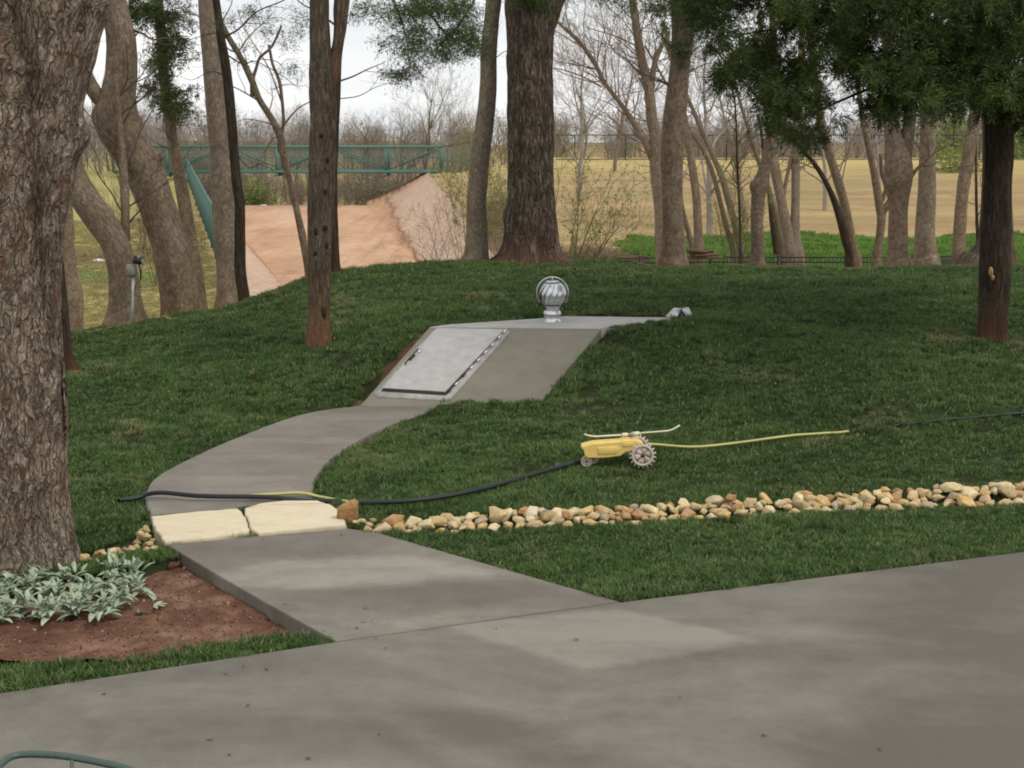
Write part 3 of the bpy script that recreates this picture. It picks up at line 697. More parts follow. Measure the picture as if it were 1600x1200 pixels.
def barkdisp(seed, amp, lobes=0, fr=9., knots=()):
    def f(a, ln, rad):
        m, n = len(ln), len(a); A, Ln = np.meshgrid(a, ln); r = rad[:, None]
        P = np.c_[(np.cos(A)*r*fr).ravel(), (np.sin(A)*r*fr).ravel(), (Ln*fr*.22).ravel()] + seed*13.7
        rid = 1 - np.abs(fbm(P, 3, .55) - .5) * 4
        P2 = np.c_[(np.cos(A)*r*1.7).ravel(), (np.sin(A)*r*1.7).ravel(), (Ln*.8).ravel()] + seed
        P3_ = np.c_[(np.cos(A)*r*5).ravel(), (np.sin(A)*r*5).ravel(), (Ln*1.9).ravel()] + seed*3.1; P4_ = np.c_[np.cos(A).ravel()*.8, np.sin(A).ravel()*.8, (Ln*1.3).ravel()] + seed*5.3
        d = (-(np.clip(rid, 0, 1)) * amp + (fbm(P2, 2) - .5) * amp * 3.2 + ((fbm(P3_, 3) - .5) * .16 + (fbm(P4_, 2) - .5) * .22) * (np.clip(r, 0, .3)*np.ones_like(A)).ravel()).reshape(m, n)
        if lobes: 
            fl = np.exp(-Ln / .35) * .5 + .05; d += r * fl * (.5*np.cos(A*lobes + seed) + .3*np.cos(A*(lobes-2) + 2.1*seed))
        for (ka, kl, kr, kh) in knots:
            da = np.abs((A - ka + math.pi) % (2*math.pi) - math.pi) * r; q = np.exp(-((da/kr)**2 + ((Ln-kl)/kr)**2)); d += q * kh
        return d
    return f
def trunk_mesh(pts, Y, seed=1, amp=.006, lobes=0, seg=.06, knots=(), top_ext=2.5, zig=0, topdir=None, sides=None, fr=9.):
    """pts: (px, py, width px [, dY]) from base upward"""
    W3 = []; np_ = len(pts)
    for i, p in enumerate(pts):                         # photo widths are measured across: correct them for the lean
        dy = p[3] if len(p) > 3 else 0; q = atY(p[0], p[1], Y + dy); a, b = pts[max(i-1, 0)], pts[min(i+1, np_-1)]
        cl = abs(b[1]-a[1]) / (math.hypot(b[0]-a[0], b[1]-a[1]) + 1e-9); W3.append([*q, p[2] / pxm(q) / 2 * max(cl, .6)])
    W3 = np.array(W3)
    b = W3[0].copy(); b[2] -= .25; b[:2] -= (W3[1]-W3[0])[:2] * .1; W3 = np.vstack([b, W3])
    if top_ext:
        d = W3[-1, :3] - W3[-2, :3]; d /= np.linalg.norm(d)
        if topdir is not None: d = np.array(topdir, float); d /= np.linalg.norm(d)
        for k in (1, 2, 3):
            W3 = np.vstack([W3, [*(W3[-1, :3] + d * top_ext / 3 + np.array([.05*math.sin(seed*k), 0, 0])), W3[-1, 3] * .84]])
    ln = np.linalg.norm(np.diff(W3[:, :3], axis=0), axis=1).sum(); k = max(3, int(ln / seg / (len(W3)-1)))
    S = crom(W3, k); P = S[:, :3]; r = np.maximum(S[:, 3], .004)
    if zig: P = P + (np.c_[vn(np.c_[P[:, 2]*2, 0*r, 0*r+seed]), vn(np.c_[P[:, 2]*2, 0*r+5, 0*r+seed]), 0*r+.5] - .5) * zig
    n = sides or int(np.clip(2*math.pi*r.max() / .018, 10, 160))
    V, F, U = tubemesh(P, r, n, barkdisp(seed, amp, lobes, fr, knots))
    return V, F, U, P, r
CAMP = np.array([0, 0, CAMZ])
class Tree:
    def __init__(s, name, label, Y, pts, mat, twig='brown', group=None, cat='tree', **kw):
        s.Y = Y; base = atY(pts[0][0], pts[0][1], Y); s.root = thing(name, label, cat, base, group)
        V, F, U, s.P, s.r = trunk_mesh(pts, Y, **kw); s.mat = mat; s.twig = twig; s.brs = []; s.V = [V]; s.F = [F]; s.U = [U]; s.n = len(V); s.fol = []; s.seed = kw.get('seed', 1)
        s.rg = np.random.default_rng(int(s.seed * 97) + 5)
    def limb(s, pts, top_ext=0, **kw):
        V, F, U, P, r = trunk_mesh([p for p in pts], s.Y, top_ext=top_ext, **{**dict(seed=s.seed + len(s.V)*1.3), **kw})
        # drop the sunk base point: limbs start inside their parent
        s.V.append(V); s.F.append(F + s.n); s.U.append(U); s.n += len(V); s.last = (P, r); return s
    def twigs(s, P=None, r=None, t0=.5, n=8, L=1.2, lev=2, kids=(0, 3, 4), r0=.02, ang=(.5, 1.1), up=.06, wig=.16, rmin=.003, side=None):
        P = s.P if P is None else P; r = s.r if r is None else r
        for q in range(n):
            i = int(s.rg.uniform(t0, .99) * (len(P) - 1)); T = P[min(i+1, len(P)-1)] - P[max(i-1, 0)]; T /= np.linalg.norm(T)
            ax = s.rg.normal(0, 1, 3); ax[1] *= .6; ax -= T * ax.dot(T); ax /= np.linalg.norm(ax)
            if side is not None: ax = ax*.5 + np.array(side, float); ax /= np.linalg.norm(ax)
            an = s.rg.uniform(*ang)
            grow(s.brs, P[i], T*math.cos(an) + ax*math.sin(an), L * s.rg.uniform(.6, 1.25), min(r0, r[i]*.7), lev, s.rg, dict(kids=kids, up=up, wig=wig, rmin=rmin)); 
        return s
    def twig_px(s, pts, r0=.012, r1=.004, lev=2, kids=(0, 3, 4), every=.35, L=.5, dY=0, up=.03):
        """an explicit thin branch through photo points, with side twigs"""
        W3 = crom(np.array([atY(p[0], p[1], s.Y + dY + (p[2] if len(p) > 2 else 0)) for p in pts]), 5); m = len(W3); rad = np.linspace(r0, r1, m)
        s.brs.append((W3, rad)); k = 0
        for i in range(2, m):
            k += np.linalg.norm(W3[i]-W3[i-1])
            if k > every:
                k = 0; T = W3[i]-W3[i-1]; T /= np.linalg.norm(T); ax = s.rg.normal(0, 1, 3); ax[1] *= .5; ax -= T*ax.dot(T); ax /= np.linalg.norm(ax)
                grow(s.brs, W3[i], T*.6 + ax*.8, L*s.rg.uniform(.5, 1.2), rad[i]*.6, lev-1, s.rg, dict(kids=kids, up=up, wig=.16, rmin=.003))
        return s
    def foliage(s, cents, size=.3, n=60, L=.085, w=.016, link=True):
        """cents: world points; each is joined to the trunk by a thin branch"""
        cents = np.array(cents); v, f = spray(cents, size * s.rg.uniform(.6, 1.3, len(cents)), n, s.rg, L, w); s.fol.append((v, f)); return s
    def done(s, leafmat=None, tname='trunk'):
        mk(tname, np.vstack(s.V), np.vstack(s.F), BK[s.mat], s.root, True, np.vstack(s.U))
        if s.brs: branch_mesh('branches', s.brs, TW[s.twig], s.root)
        if s.fol:
            n = 0; V = []; F = []
            for v, f in s.fol: V.append(v); F.append(f + n); n += len(v)
            mk('foliage', np.vstack(V), np.vstack(F), leafmat or LF['cedar'], s.root, False)
        return s
def gp(px, Y):
    """photo row at which column px meets the ground at distance Y (for tree bases out of sight)"""
    lo, hi = 150., 900.
    for _ in range(30):
        mid = (lo+hi)/2; p = atY(px, mid, Y)
        if p[2] > zt1(p[0], p[1], False): lo = mid
        else: hi = mid
    return (lo+hi)/2

# --- 1 the big foreground trunk
t = Tree('broadleaf_tree', 'massive rough grey-brown trunk filling the left edge, rising from the planting bed', 10.35,
         [(-2, 925, 262), (-4, 870, 238), (-8, 780, 218), (-10, 640, 212), (-12, 480, 212), (-10, 340, 218), (-6, 230, 246), (-2, 150, 262), (6, 60, 290), (8, -20, 318)],
         'big', seed=2, amp=.016, lobes=5, seg=.022, sides=210, fr=10., top_ext=1.2, knots=())
i_ = None
# burl bulge on its right side
def bulge(t, px, py, R_, h, side):
    c = atY(px, py, t.Y); V = t.V[0]; d = np.linalg.norm(V - c, axis=1); q = np.exp(-(d/R_)**2); V += np.outer(q*h, side)
bulge(t, 128, 212, .13, .085, (1, 0, -.1)); bulge(t, 112, 255, .09, -.05, (1, 0, 0)); bulge(t, 30, 215, .25, .07, (0, -1, 0))
# groove between the two fused stems
V = t.V[0]; gxp = atY(48, 400, 10)[0] + .0; q = np.exp(-((V[:, 0] - gxp - .05*np.sin(V[:, 2]*2.1))/.085)**2) * (V[:, 1] < 10.35) * np.clip((V[:, 2]-.4)/.6, 0, 1); V[:, 1] += q * .13
t.done()
# --- 2 leaning tree with the electrical box
t = Tree('broadleaf_tree', 'grey tree leaning left with an electrical box on its trunk, at the left lawn edge', 21.0,
         [(198, 512, 80), (197, 490, 62), (194, 460, 51), (191, 430, 48), (187, 405, 48), (178, 375, 50), (156, 344, 56), (132, 310, 54), (112, 270, 44), (94, 215, 46), (80, 160, 42), (70, 60, 38)], 'grey', seed=3, amp=.006, lobes=4, knots=())
t.limb([(196, 350, 14, .1), (195, 300, 15, .3), (192, 250, 12, .4), (188, 200, 10, .5), (180, 120, 8, .5)]).twigs(*t.last, t0=.1, n=12, L=1.1, lev=2, r0=.015)
t.twigs(t0=.6, n=4, L=.9).done()
# --- 3 the larger leaning tree with a burl
t = Tree('broadleaf_tree', 'thick grey tree with a cut-branch burl, leaning left behind the lawn edge', 22.0,
         [(283, 508, 60), (281, 480, 55), (275, 430, 56), (264, 380, 54), (248, 330, 58), (230, 280, 66), (206, 235, 70), (184, 192, 72), (184, 150, 54), (190, 110, 48), (189, 60, 46), (178, 10, 44), (172, -20, 42)],
         'grey', seed=5, amp=.006, lobes=4)
bulge(t, 250, 240, .11, .17, (1, -.5, .1)); bulge(t, 252, 254, .07, -.05, (.6, -1, 0)); bulge(t, 152, 178, .16, .07, (-1, 0, 0))
t.limb([(172, 172, 34), (152, 150, 30), (134, 118, 26), (128, 85, 22), (120, 20, 18)]).twigs(n=5, t0=.7, L=.8)
t.twig_px([(205, 45), (222, 52), (240, 62), (262, 60), (290, 75)], .02, .006).twig_px([(213, 128), (226, 122), (240, 112)], .012, .004, 1)
t.done()
# --- 4 slim stem touching it on the right
t = Tree('slim_tree', 'slim grey trunk behind the burled tree, dark foliage on its top', 25.0,
         [(314, gp(314, 25), 32), (311, 490, 28), (305, 430, 26), (297, 380, 24), (288, 320, 22), (281, 280, 20), (272, 230, 18), (264, 180, 17), (258, 130, 17), (252, 60, 17), (247, 0, 16)], 'grey', seed=7, amp=.004)
cs = []
for (a, b, c, d, k) in ((262, 145, 30, 32, 40), (246, 90, 26, 40, 26), (268, 55, 34, 45, 24), (240, 15, 55, 28, 40), (200, 18, 26, 24, 16), (280, 175, 14, 14, 8)):
    for _ in range(k): cs.append(atY(a + t.rg.normal(0, c*.5), b + t.rg.normal(0, d*.5), 24.6 + t.rg.normal(0, .35)))
t.foliage(cs, .2, 60, .1, .02); t.twigs(t0=.45, n=26, L=.7, lev=1, r0=.012).done()
# --- 5 pale trunk
t = Tree('pale_trunk_tree', 'pale grey straight trunk beside the thin dark trunk, left of the spillway', 23.2,
         [(358, 478, 46), (357, 455, 38), (355, 400, 36), (350, 330, 36), (347, 260, 35), (340, 190, 33), (334, 120, 32), (328, 60, 29), (322, 0, 26)], 'pale', seed=9, amp=.003)
t.twigs(t0=.75, n=6, L=1.2).done()
# --- 6 thin dark cedar trunk
t = Tree('cedar_tree', 'thin nearly black cedar trunk in front of the pale trunk at the lawn crest', 21.9,
         [(381, 492, 22), (380, 470, 19), (376, 400, 18), (372, 300, 17), (366, 220, 16), (358, 130, 15), (346, 55, 13), (337, 5, 12), (332, -40, 12)], 'dark', twig='dark', seed=11, amp=.003, zig=.04)
cs = []
for (a, b, c, d, k) in ((400, 18, 30, 20, 16), (352, 30, 14, 18, 8), (420, 55, 22, 18, 8), (388, 62, 14, 12, 4), (372, 90, 10, 12, 4), (470, 30, 16, 30, 14), (458, 105, 12, 10, 6), (445, 60, 10, 14, 5)):
    for _ in range(k): cs.append(atY(a + t.rg.normal(0, c*.5), b + t.rg.normal(0, d*.5), 21.7 + t.rg.normal(0, .5)))
t.foliage(cs, .17, 26, .08, .012)
t.twig_px([(345, 60), (372, 46), (402, 18), (440, 2), (480, -20)], .016, .006, 2, L=.6).twig_px([(349, 50), (320, 55), (290, 66), (266, 88)], .01, .003, 2).twig_px([(352, 84), (380, 100), (400, 96), (440, 118), (470, 140)], .012, .003, 2)
t.twig_px([(368, 240), (390, 262), (410, 255), (430, 270)], .01, .003, 2).twig_px([(357, 120), (330, 112), (300, 125), (280, 118)], .009, .003, 2).done()
# --- 7 thin leaning tree with forks
t = Tree('slim_tree', 'thin tan leaning sapling that forks, crossing in front of the clay spillway', 24.0,
         [(484, 432, 16), (480, 410, 13), (473, 370, 12), (464, 330, 11), (455, 290, 11), (444, 250, 11), (437, 212, 12), (424, 185, 12), (405, 155, 12), (392, 122, 12), (375, 88, 11), (358, 60, 10), (345, 35, 9)], 'tan', twig='tan', seed=12, amp=.002, top_ext=1.)
t.limb([(437, 214, 8), (443, 195, 7), (441, 160, 6), (436, 125, 6), (426, 100, 5), (420, 70, 5)]).limb([(394, 128, 7), (400, 108, 6), (406, 90, 6), (425, 72, 5), (440, 40, 4)])
t.twig_px([(438, 205), (452, 184), (468, 168), (486, 158)], .02, .008, 2).twig_px([(434, 198), (410, 190), (385, 186), (368, 192)], .012, .004, 2).twig_px([(440, 160), (425, 118), (412, 92), (385, 50), (372, 20)], .014, .005, 2)
t.twig_px([(437, 210), (420, 225), (412, 255), (402, 290)], .012, .004, 2).twig_px([(425, 140), (450, 132), (475, 135)], .01, .003, 2).twig_px([(405, 92), (432, 96), (444, 110), (440, 125)], .01, .004, 1)
t.twigs(t0=.5, n=12, L=.9, r0=.014).done()
# --- 8 the forked cedar in the lawn
hb = hit(498, 538)
t = Tree('cedar_tree', 'grey-brown cedar trunk with reddish base and high fork, on the lawn left of the shelter', hb[1],
         [(498, 541, 42), (498, 515, 38), (499, 470, 38), (500, 420, 39), (502, 350, 41), (503, 290, 42), (504, 230, 43), (506, 170, 42), (504, 120, 40), (501, 80, 35), (499, 40, 31), (498, 0, 30)],
         'cedar', seed=13, amp=.009, lobes=3, seg=.04, fr=12.)
t.limb([(512, 150, 26, .05), (522, 105, 24, .05), (528, 70, 20, .05), (532, 40, 22, .05), (534, 5, 24, .05)], 2.)
def knots(t, pts, mat, name='knot_hole'):
    for (px, py, w, h) in pts:
        c0 = atY(px, py, t.Y); i = int(np.argmin(np.abs(t.P[:, 2] - c0[2]))); off = c0[0] - t.P[i, 0]; y = t.P[i, 1] - math.sqrt(max(t.r[i]**2 - off**2, 0)); c = atY(px, py, y); s_ = 1 / pxm(c)
        m = MB(); a = np.linspace(0, 2*math.pi, 15)[:-1]; j = .8 + .35*vn(np.c_[np.cos(a)*1.5 + px, np.sin(a)*1.5 + py, 0*a]); V = [c + (0, -.012, 0)]
        for q, dy in ((.55, -.010), (1., .02)): V += [c + (math.cos(b)*w/2*s_*q*k_, dy, math.sin(b)*h/2*s_*q*k_) for b, k_ in zip(a, j)]
        n = 14; F3 = np.array([[0, 1+i2, 1+(i2+1) % n] for i2 in range(n)]); F4 = np.array([[1+i2, 1+n+i2, 1+n+(i2+1) % n, 1+(i2+1) % n] for i2 in range(n)]); m.add(V, [F3, F4]); m.build(name, mat, t.root, True)
KDARK = simple('knot_dark', (.03, .02, .014), .95, 0, .3, 60, .6); KPALE = simple('split_wood', (.42, .24, .12), .8, 0, .25, 40, .4)
knots(t, [(494, 362, 11, 20), (507, 357, 9, 13), (493, 396, 9, 10), (510, 384, 7, 14), (508, 300, 7, 12), (502, 212, 8, 10), (511, 250, 6, 12), (506, 488, 8, 22)], KDARK)
for kx, ky in ((497, 360), (492, 395), (509, 385), (503, 210), (508, 290)): bulge(t, kx, ky, .035, -.03, (0, -1, 0))
t.twig_px([(520, 130), (550, 120), (575, 108), (600, 98)], .013, .004, 2).twig_px([(522, 155), (560, 150), (590, 135), (640, 122)], .008, .003, 2)
cs = []
for (a, b, c, d, k) in ((600, 15, 26, 16, 14), (640, 10, 34, 14, 30), (690, 8, 40, 16, 44), (720, 45, 30, 16, 24), (650, 45, 30, 18, 24), (632, 70, 26, 12, 14), (700, 80, 28, 12, 18), (738, 68, 14, 18, 14),
                        (620, 112, 14, 8, 9), (640, 108, 12, 8, 8), (690, 60, 20, 10, 8), (600, 60, 10, 6, 5), (720, 12, 26, 16, 18), (560, 12, 14, 10, 7), (750, 60, 14, 30, 10), (660, 84, 30, 10, 8)):
    for _ in range(k): cs.append(atY(a + t.rg.normal(0, c*.55), b + t.rg.normal(0, d*.55), hb[1] - .3 + t.rg.normal(0, .5)))
t.foliage(cs, .16, 42, .075, .012)
t.twig_px([(534, -60), (600, -30), (660, 10), (700, 55), (742, 70)], .03, .008, 2, L=.5).twig_px([(600, -30), (622, 20), (635, 60), (640, 110)], .014, .004, 2).twig_px([(760, -40), (730, 20), (690, 70), (660, 88)], .014, .004, 2)
t.done()
# --- 9 thin dark trunk right behind it
t = Tree('slim_tree', 'thin dark trunk half hidden behind the forked cedar, at the crest', 23.0,
         [(526, 432, 20), (524, 410, 15), (522, 350, 14), (521, 280, 13), (523, 200, 13), (527, 120, 12), (530, 0, 11)], 'dark', seed=15, amp=.003).twigs(t0=.6, n=5, L=.8).done()
# --- 10 pale slim trunk left of the big oak
t = Tree('pale_trunk_tree', 'pale brown slim trunk leaning slightly right, just left of the big dark oak', 24.6,
         [(742, 414, 54), (744, 395, 40), (745, 350, 33), (746, 300, 30), (750, 250, 30), (756, 200, 29), (762, 140, 27), (764, 80, 26), (768, 30, 26), (772, -10, 26)], 'pale', seed=17, amp=.003)
t.twig_px([(752, 220), (700, 228), (668, 232)], .008, .003, 1).twigs(t0=.75, n=6, L=1.).twig_px([(775, 90), (790, 80), (800, 88)], .01, .004, 1).done()
# --- 11 the big oak
t = Tree('oak_tree', 'big dark oak trunk with deeply furrowed bark and a knob near its base', 24.2,
         [(829, 412, 132), (829, 396, 104), (829, 370, 90), (829, 330, 82), (829, 280, 78), (829, 220, 76), (829, 150, 75), (829, 90, 76), (830, 40, 80), (830, -10, 84)],
         'oak', seed=19, amp=.016, lobes=6, seg=.035, fr=8., sides=180)
bulge(t, 782, 338, .17, .13, (-1, -.2, 0)); bulge(t, 792, 366, .12, .04, (-1, -.2, 0))
t.limb([(850, 60, 30), (862, 25, 28), (872, 0, 26), (890, -40, 24)], 1.)
cs = [atY(820 + t.rg.normal(0, 22), -6 + t.rg.normal(0, 10), 23.6) for _ in range(22)]
t.foliage(cs, .22, 50, .09, .016).done()
# --- 12 mottled trunk right of centre
t = Tree('broadleaf_tree', 'straight mottled tan-brown trunk right of the big oak, at the lawn crest', 25.2,
         [(1052, 414, 48), (1052, 395, 38), (1052, 350, 34), (1050, 300, 33), (1050, 250, 34), (1053, 200, 35), (1058, 150, 34), (1063, 100, 33), (1066, 50, 36), (1070, 0, 40)], 'tan', seed=21, amp=.004, seg=.05)
cs = []
for (a, b, c, d, k) in ((1090, 30, 16, 40, 26), (1060, 65, 14, 10, 10), (1075, 80, 10, 18, 10), (1040, 0, 60, 10, 22), (950, -8, 60, 12, 18), (1035, 40, 14, 14, 5), (1030, 8, 20, 10, 12)):
    for _ in range(k): cs.append(atY(a + t.rg.normal(0, c*.5), b + t.rg.normal(0, d*.5), 24.9 + t.rg.normal(0, .4)))
t.foliage(cs, .2, 46, .09, .016)
t.twigs(t0=.55, n=12, L=.8, lev=2).done()
# --- 13 the pale forked tree behind it
t = Tree('pale_trunk_tree', 'pale slender tree forking into a left-leaning limb and an upright stem behind the mottled trunk', 34.0,
         [(1040, gp(1040, 34), 30), (1036, 400, 25), (1034, 340, 23), (1030, 290, 24), (1027, 250, 24), (1024, 220, 18), (1018, 180, 17), (1014, 140, 16), (1004, 100, 15), (997, 60, 14), (990, 10, 12)], 'pale', twig='tan', seed=23, amp=.003)
t.limb([(1024, 256, 16), (1010, 225, 14), (992, 195, 12), (968, 160, 10), (945, 130, 9), (930, 100, 8), (905, 65, 8), (880, 42, 7), (860, 25, 6)]).twigs(*t.last, t0=.15, n=30, L=1.5, lev=3, r0=.016, kids=(0, 3, 4, 4))
t.limb([(1017, 150, 10), (1022, 105, 10), (1030, 80, 9), (1045, 50, 8)]).twigs(*t.last, t0=.1, n=10, L=1.3, lev=3, r0=.012, kids=(0, 3, 3, 3))
t.twig_px([(940, 136), (915, 122), (890, 112), (866, 106)], .022, .01, 2, L=.8).twig_px([(1012, 130), (985, 100), (960, 80), (945, 50), (940, 20)], .02, .007, 2, L=.8).twig_px([(1010, 190), (985, 185), (965, 195), (945, 200)], .012, .004, 2).twig_px([(1004, 142), (975, 148), (950, 160)], .012, .004, 2)
t.twigs(t0=.45, n=34, L=1.4, lev=3, r0=.016, kids=(0, 3, 3, 4)).done()
# --- right-hand stems
def stem(name, label, Y, pts, mat='grey', twig='brown', seed=1, tw=6, L=1.2, lev=2, top=2.5, t0=.45, extra=None, **kw):
    pts = list(pts); p0 = pts[0]; g = gp(p0[0], Y)
    if p0[1] < g - 6: pts = [(p0[0], g, p0[2]*1.15)] + pts
    t = Tree(name, label, Y, pts, mat, twig, seed=seed, top_ext=top, amp=.003, group='trees between the lawn and the dry bank', **kw)
    if tw: t.twigs(t0=t0, n=tw, L=L, lev=lev, r0=.016)
    if extra: extra(t)
    return t.done()
stem('slim_tree', 'grey stem with a slight left bend, first to the right of the mottled trunk', 44, [(1093, 396, 18), (1091, 360, 14), (1088, 310, 13), (1083, 270, 13), (1077, 230, 12), (1070, 190, 11), (1064, 160, 10)], 'grey', 'tan', 25, 10, 2., 3)
stem('slim_tree', 'short crooked side stem leaning against the first grey stem, right of the mottled trunk', 44.5, [(1083, 394, 10), (1076, 365, 9), (1068, 335, 8), (1062, 300, 7)], 'grey', 'tan', 26, 3, 1., 1)
stem('slim_tree', 'thin dark stem curving left, nearer of the two thin arcs beside the wood pile', 46, [(1145, 392, 9), (1134, 350, 9), (1124, 310, 8), (1112, 265, 8), (1096, 230, 7), (1078, 205, 6), (1065, 180, 6)], 'grey', 'brown', 27, 8, 1.4)
stem('pale_trunk_tree', 'thin greenish arc-shaped stem leaning left, the farther of the two thin arcs', 48, [(1158, 395, 13), (1152, 365, 12), (1140, 320, 11), (1127, 275, 10), (1110, 235, 9), (1093, 195, 8), (1078, 160, 7)], 'pale', 'tan', 28, 12, 2., 3)
stem('sapling', 'very thin straight sapling with many short side twigs near the knotty trunk', 33, [(1157, 405, 4), (1156, 340, 4), (1153, 280, 4), (1151, 220, 3.5), (1149, 170, 3)], 'dark', 'bud', 29, 60, .5, 1, 1.5, .05)
def ex(t):
    bulge(t, 1180, 290, .12, .08, (-1, -.2, 0))
    cs = [atY(1222 + t.rg.normal(0, 22), 150 + t.rg.normal(0, 24), 27 + t.rg.normal(0, .4)) for _ in range(26)]
    t.foliage(cs, .2, 36, .09, .014)
stem('broadleaf_tree', 'knotty grey trunk with a rounded stub, in front of the low iron fence', 27, [(1184, 416, 26), (1184, 400, 22), (1183, 350, 20), (1185, 310, 22), (1190, 285, 24), (1198, 250, 18), (1204, 215, 17), (1210, 180, 19), (1215, 140, 14), (1212, 90, 12)], 'tan', 'brown', 31, 10, 1.4, 2, extra=ex)
stem('slim_tree', 'dark slim stem behind the knotty trunk, left of the pale pair', 47, [(1222, 398, 12), (1215, 350, 11), (1205, 310, 10), (1196, 280, 9), (1185, 250, 8)], 'grey', 'brown', 32, 6, 1.4)
stem('pale_trunk_tree', 'pale greenish trunk leaning left, left one of the pale pair above the iron fence', 45, [(1239, 399, 26), (1234, 375, 20), (1226, 340, 17), (1216, 290, 16), (1208, 245, 15), (1203, 200, 14), (1198, 150, 13)], 'pale', 'tan', 33, 8, 2., 3)
stem('pale_trunk_tree', 'pale upright trunk, right one of the pale pair above the iron fence', 45, [(1245, 400, 24), (1243, 375, 17), (1243, 330, 14), (1243, 280, 14), (1244, 230, 13), (1248, 170, 12), (1250, 110, 11)], 'pale', 'tan', 34, 8, 1.8, 3, extra=lambda t: t.limb([(1222, 320, 6), (1228, 285, 6), (1236, 250, 6), (1246, 215, 5)]))
stem('slim_tree', 'thin brown stem behind the pale pair, half hidden', 50, [(1213, 395, 9), (1207, 350, 9), (1204, 320, 8), (1200, 290, 7)], 'dark', 'brown', 35, 4, 1.2)
stem('slim_tree', 'dark slender arc leaning far left, rising from the foot of the grey leaning trunk', 33, [(1328, 412, 12), (1321, 375, 13), (1312, 340, 12), (1300, 305, 11), (1282, 270, 10), (1262, 243, 9), (1243, 222, 8), (1225, 200, 7)], 'dark', 'brown', 37, 8, 1.2)
stem('broadleaf_tree', 'grey trunk leaning left beside the dark slender arc', 34, [(1337, 412, 20), (1333, 390, 16), (1326, 350, 15), (1317, 310, 15), (1305, 270, 15), (1293, 230, 15), (1284, 195, 14), (1276, 140, 12)], 'grey', 'brown', 38, 8, 1.6, 3)
stem('broadleaf_tree', 'crooked brown and white stem joined to the big double trunk by a stub', 33, [(1369, 412, 18), (1373, 380, 14), (1377, 345, 13), (1374, 320, 13), (1369, 290, 12), (1364, 262, 11), (1356, 225, 10), (1348, 185, 9), (1342, 140, 8)], 'tan', 'tan', 39, 10, 1.4, 3,
     extra=lambda t: t.limb([(1380, 332, 12), (1388, 318, 12), (1394, 305, 8)]).limb([(1376, 318, 9), (1384, 295, 8), (1378, 270, 8), (1376, 240, 6)]).twig_px([(1366, 228), (1378, 220), (1396, 218)], .02, .01, 1))
stem('broadleaf_tree', 'thick double-stemmed brown trunk right of the white stem, on the lawn crest', 29, [(1404, 414, 42), (1403, 400, 34), (1402, 360, 30), (1403, 320, 30), (1403, 280, 42), (1402, 250, 42), (1396, 215, 28), (1392, 180, 24), (1390, 120, 20)], 'tan', 'brown', 41, 6, 1.4, 2,
     extra=lambda t: t.limb([(1410, 270, 26), (1416, 235, 22), (1420, 200, 22), (1422, 150, 20), (1424, 90, 18)], 2).limb([(1416, 292, 10), (1426, 272, 9), (1442, 255, 7), (1465, 235, 6), (1490, 222, 5), (1512, 208, 4)]).twigs(*t.last, t0=.3, n=8, L=.7, lev=1))
stem('broadleaf_tree', 'grey two-toned trunk with a pale stripe, between the double trunk and the tilted trunk', 31, [(1447, 414, 44), (1446, 395, 36), (1446, 350, 31), (1448, 310, 28), (1449, 270, 25), (1449, 230, 24), (1450, 190, 22), (1450, 120, 20)], 'pale', 'brown', 43, 6, 1.2)
stem('broadleaf_tree', 'brown trunk tilted to the right standing in the bright green strip', 44, [(1498, 392, 20), (1500, 350, 20), (1504, 300, 20), (1512, 250, 19), (1520, 200, 18), (1526, 150, 17)], 'tan', 'bud', 44, 9, 2., 3)
stem('sapling', 'thin straight sapling between the tilted trunk and the dark cedar', 46, [(1528, 385, 5), (1526, 330, 5), (1525, 270, 4), (1524, 220, 4)], 'dark', 'bud', 45, 24, .8, 1, 1.5, .1)
stem('broadleaf_tree', 'broad reddish trunk flaring wide at the ground behind the dark cedar at the right', 28, [(1548, 418, 110), (1552, 400, 76), (1556, 375, 54), (1557, 340, 48), (1558, 300, 46), (1558, 240, 44), (1558, 150, 42)], 'cedar', 'brown', 46, 4, 1.2, lobes=5)
# far-left stems behind the foreground trunk
stem('broadleaf_tree', 'reddish-footed grey trunk just right of the massive foreground trunk, far behind it', 34, [(112, 462, 34), (108, 430, 26), (104, 380, 24), (102, 330, 24), (100, 280, 24), (98, 180, 22)], 'tan', 'brown', 48, 6, 1.2)
hb2 = hit(112, 582)
stem('cedar_tree', 'slim dark leaning trunk whose foot rests on the lawn beside the massive foreground trunk', hb2[1], [(116, 584, 22), (108, 560, 16), (103, 520, 14), (98, 470, 14), (94, 430, 15), (88, 380, 16), (80, 300, 18)], 'dark', 'dark', 49, 0)
stem('broadleaf_tree', 'slim tan trunk hidden almost wholly by the foreground trunk, at the left lawn edge', 19.5, [(100, 545, 26), (92, 500, 26), (88, 440, 26), (86, 380, 26), (84, 250, 24)], 'tan', 'brown', 50, 0)
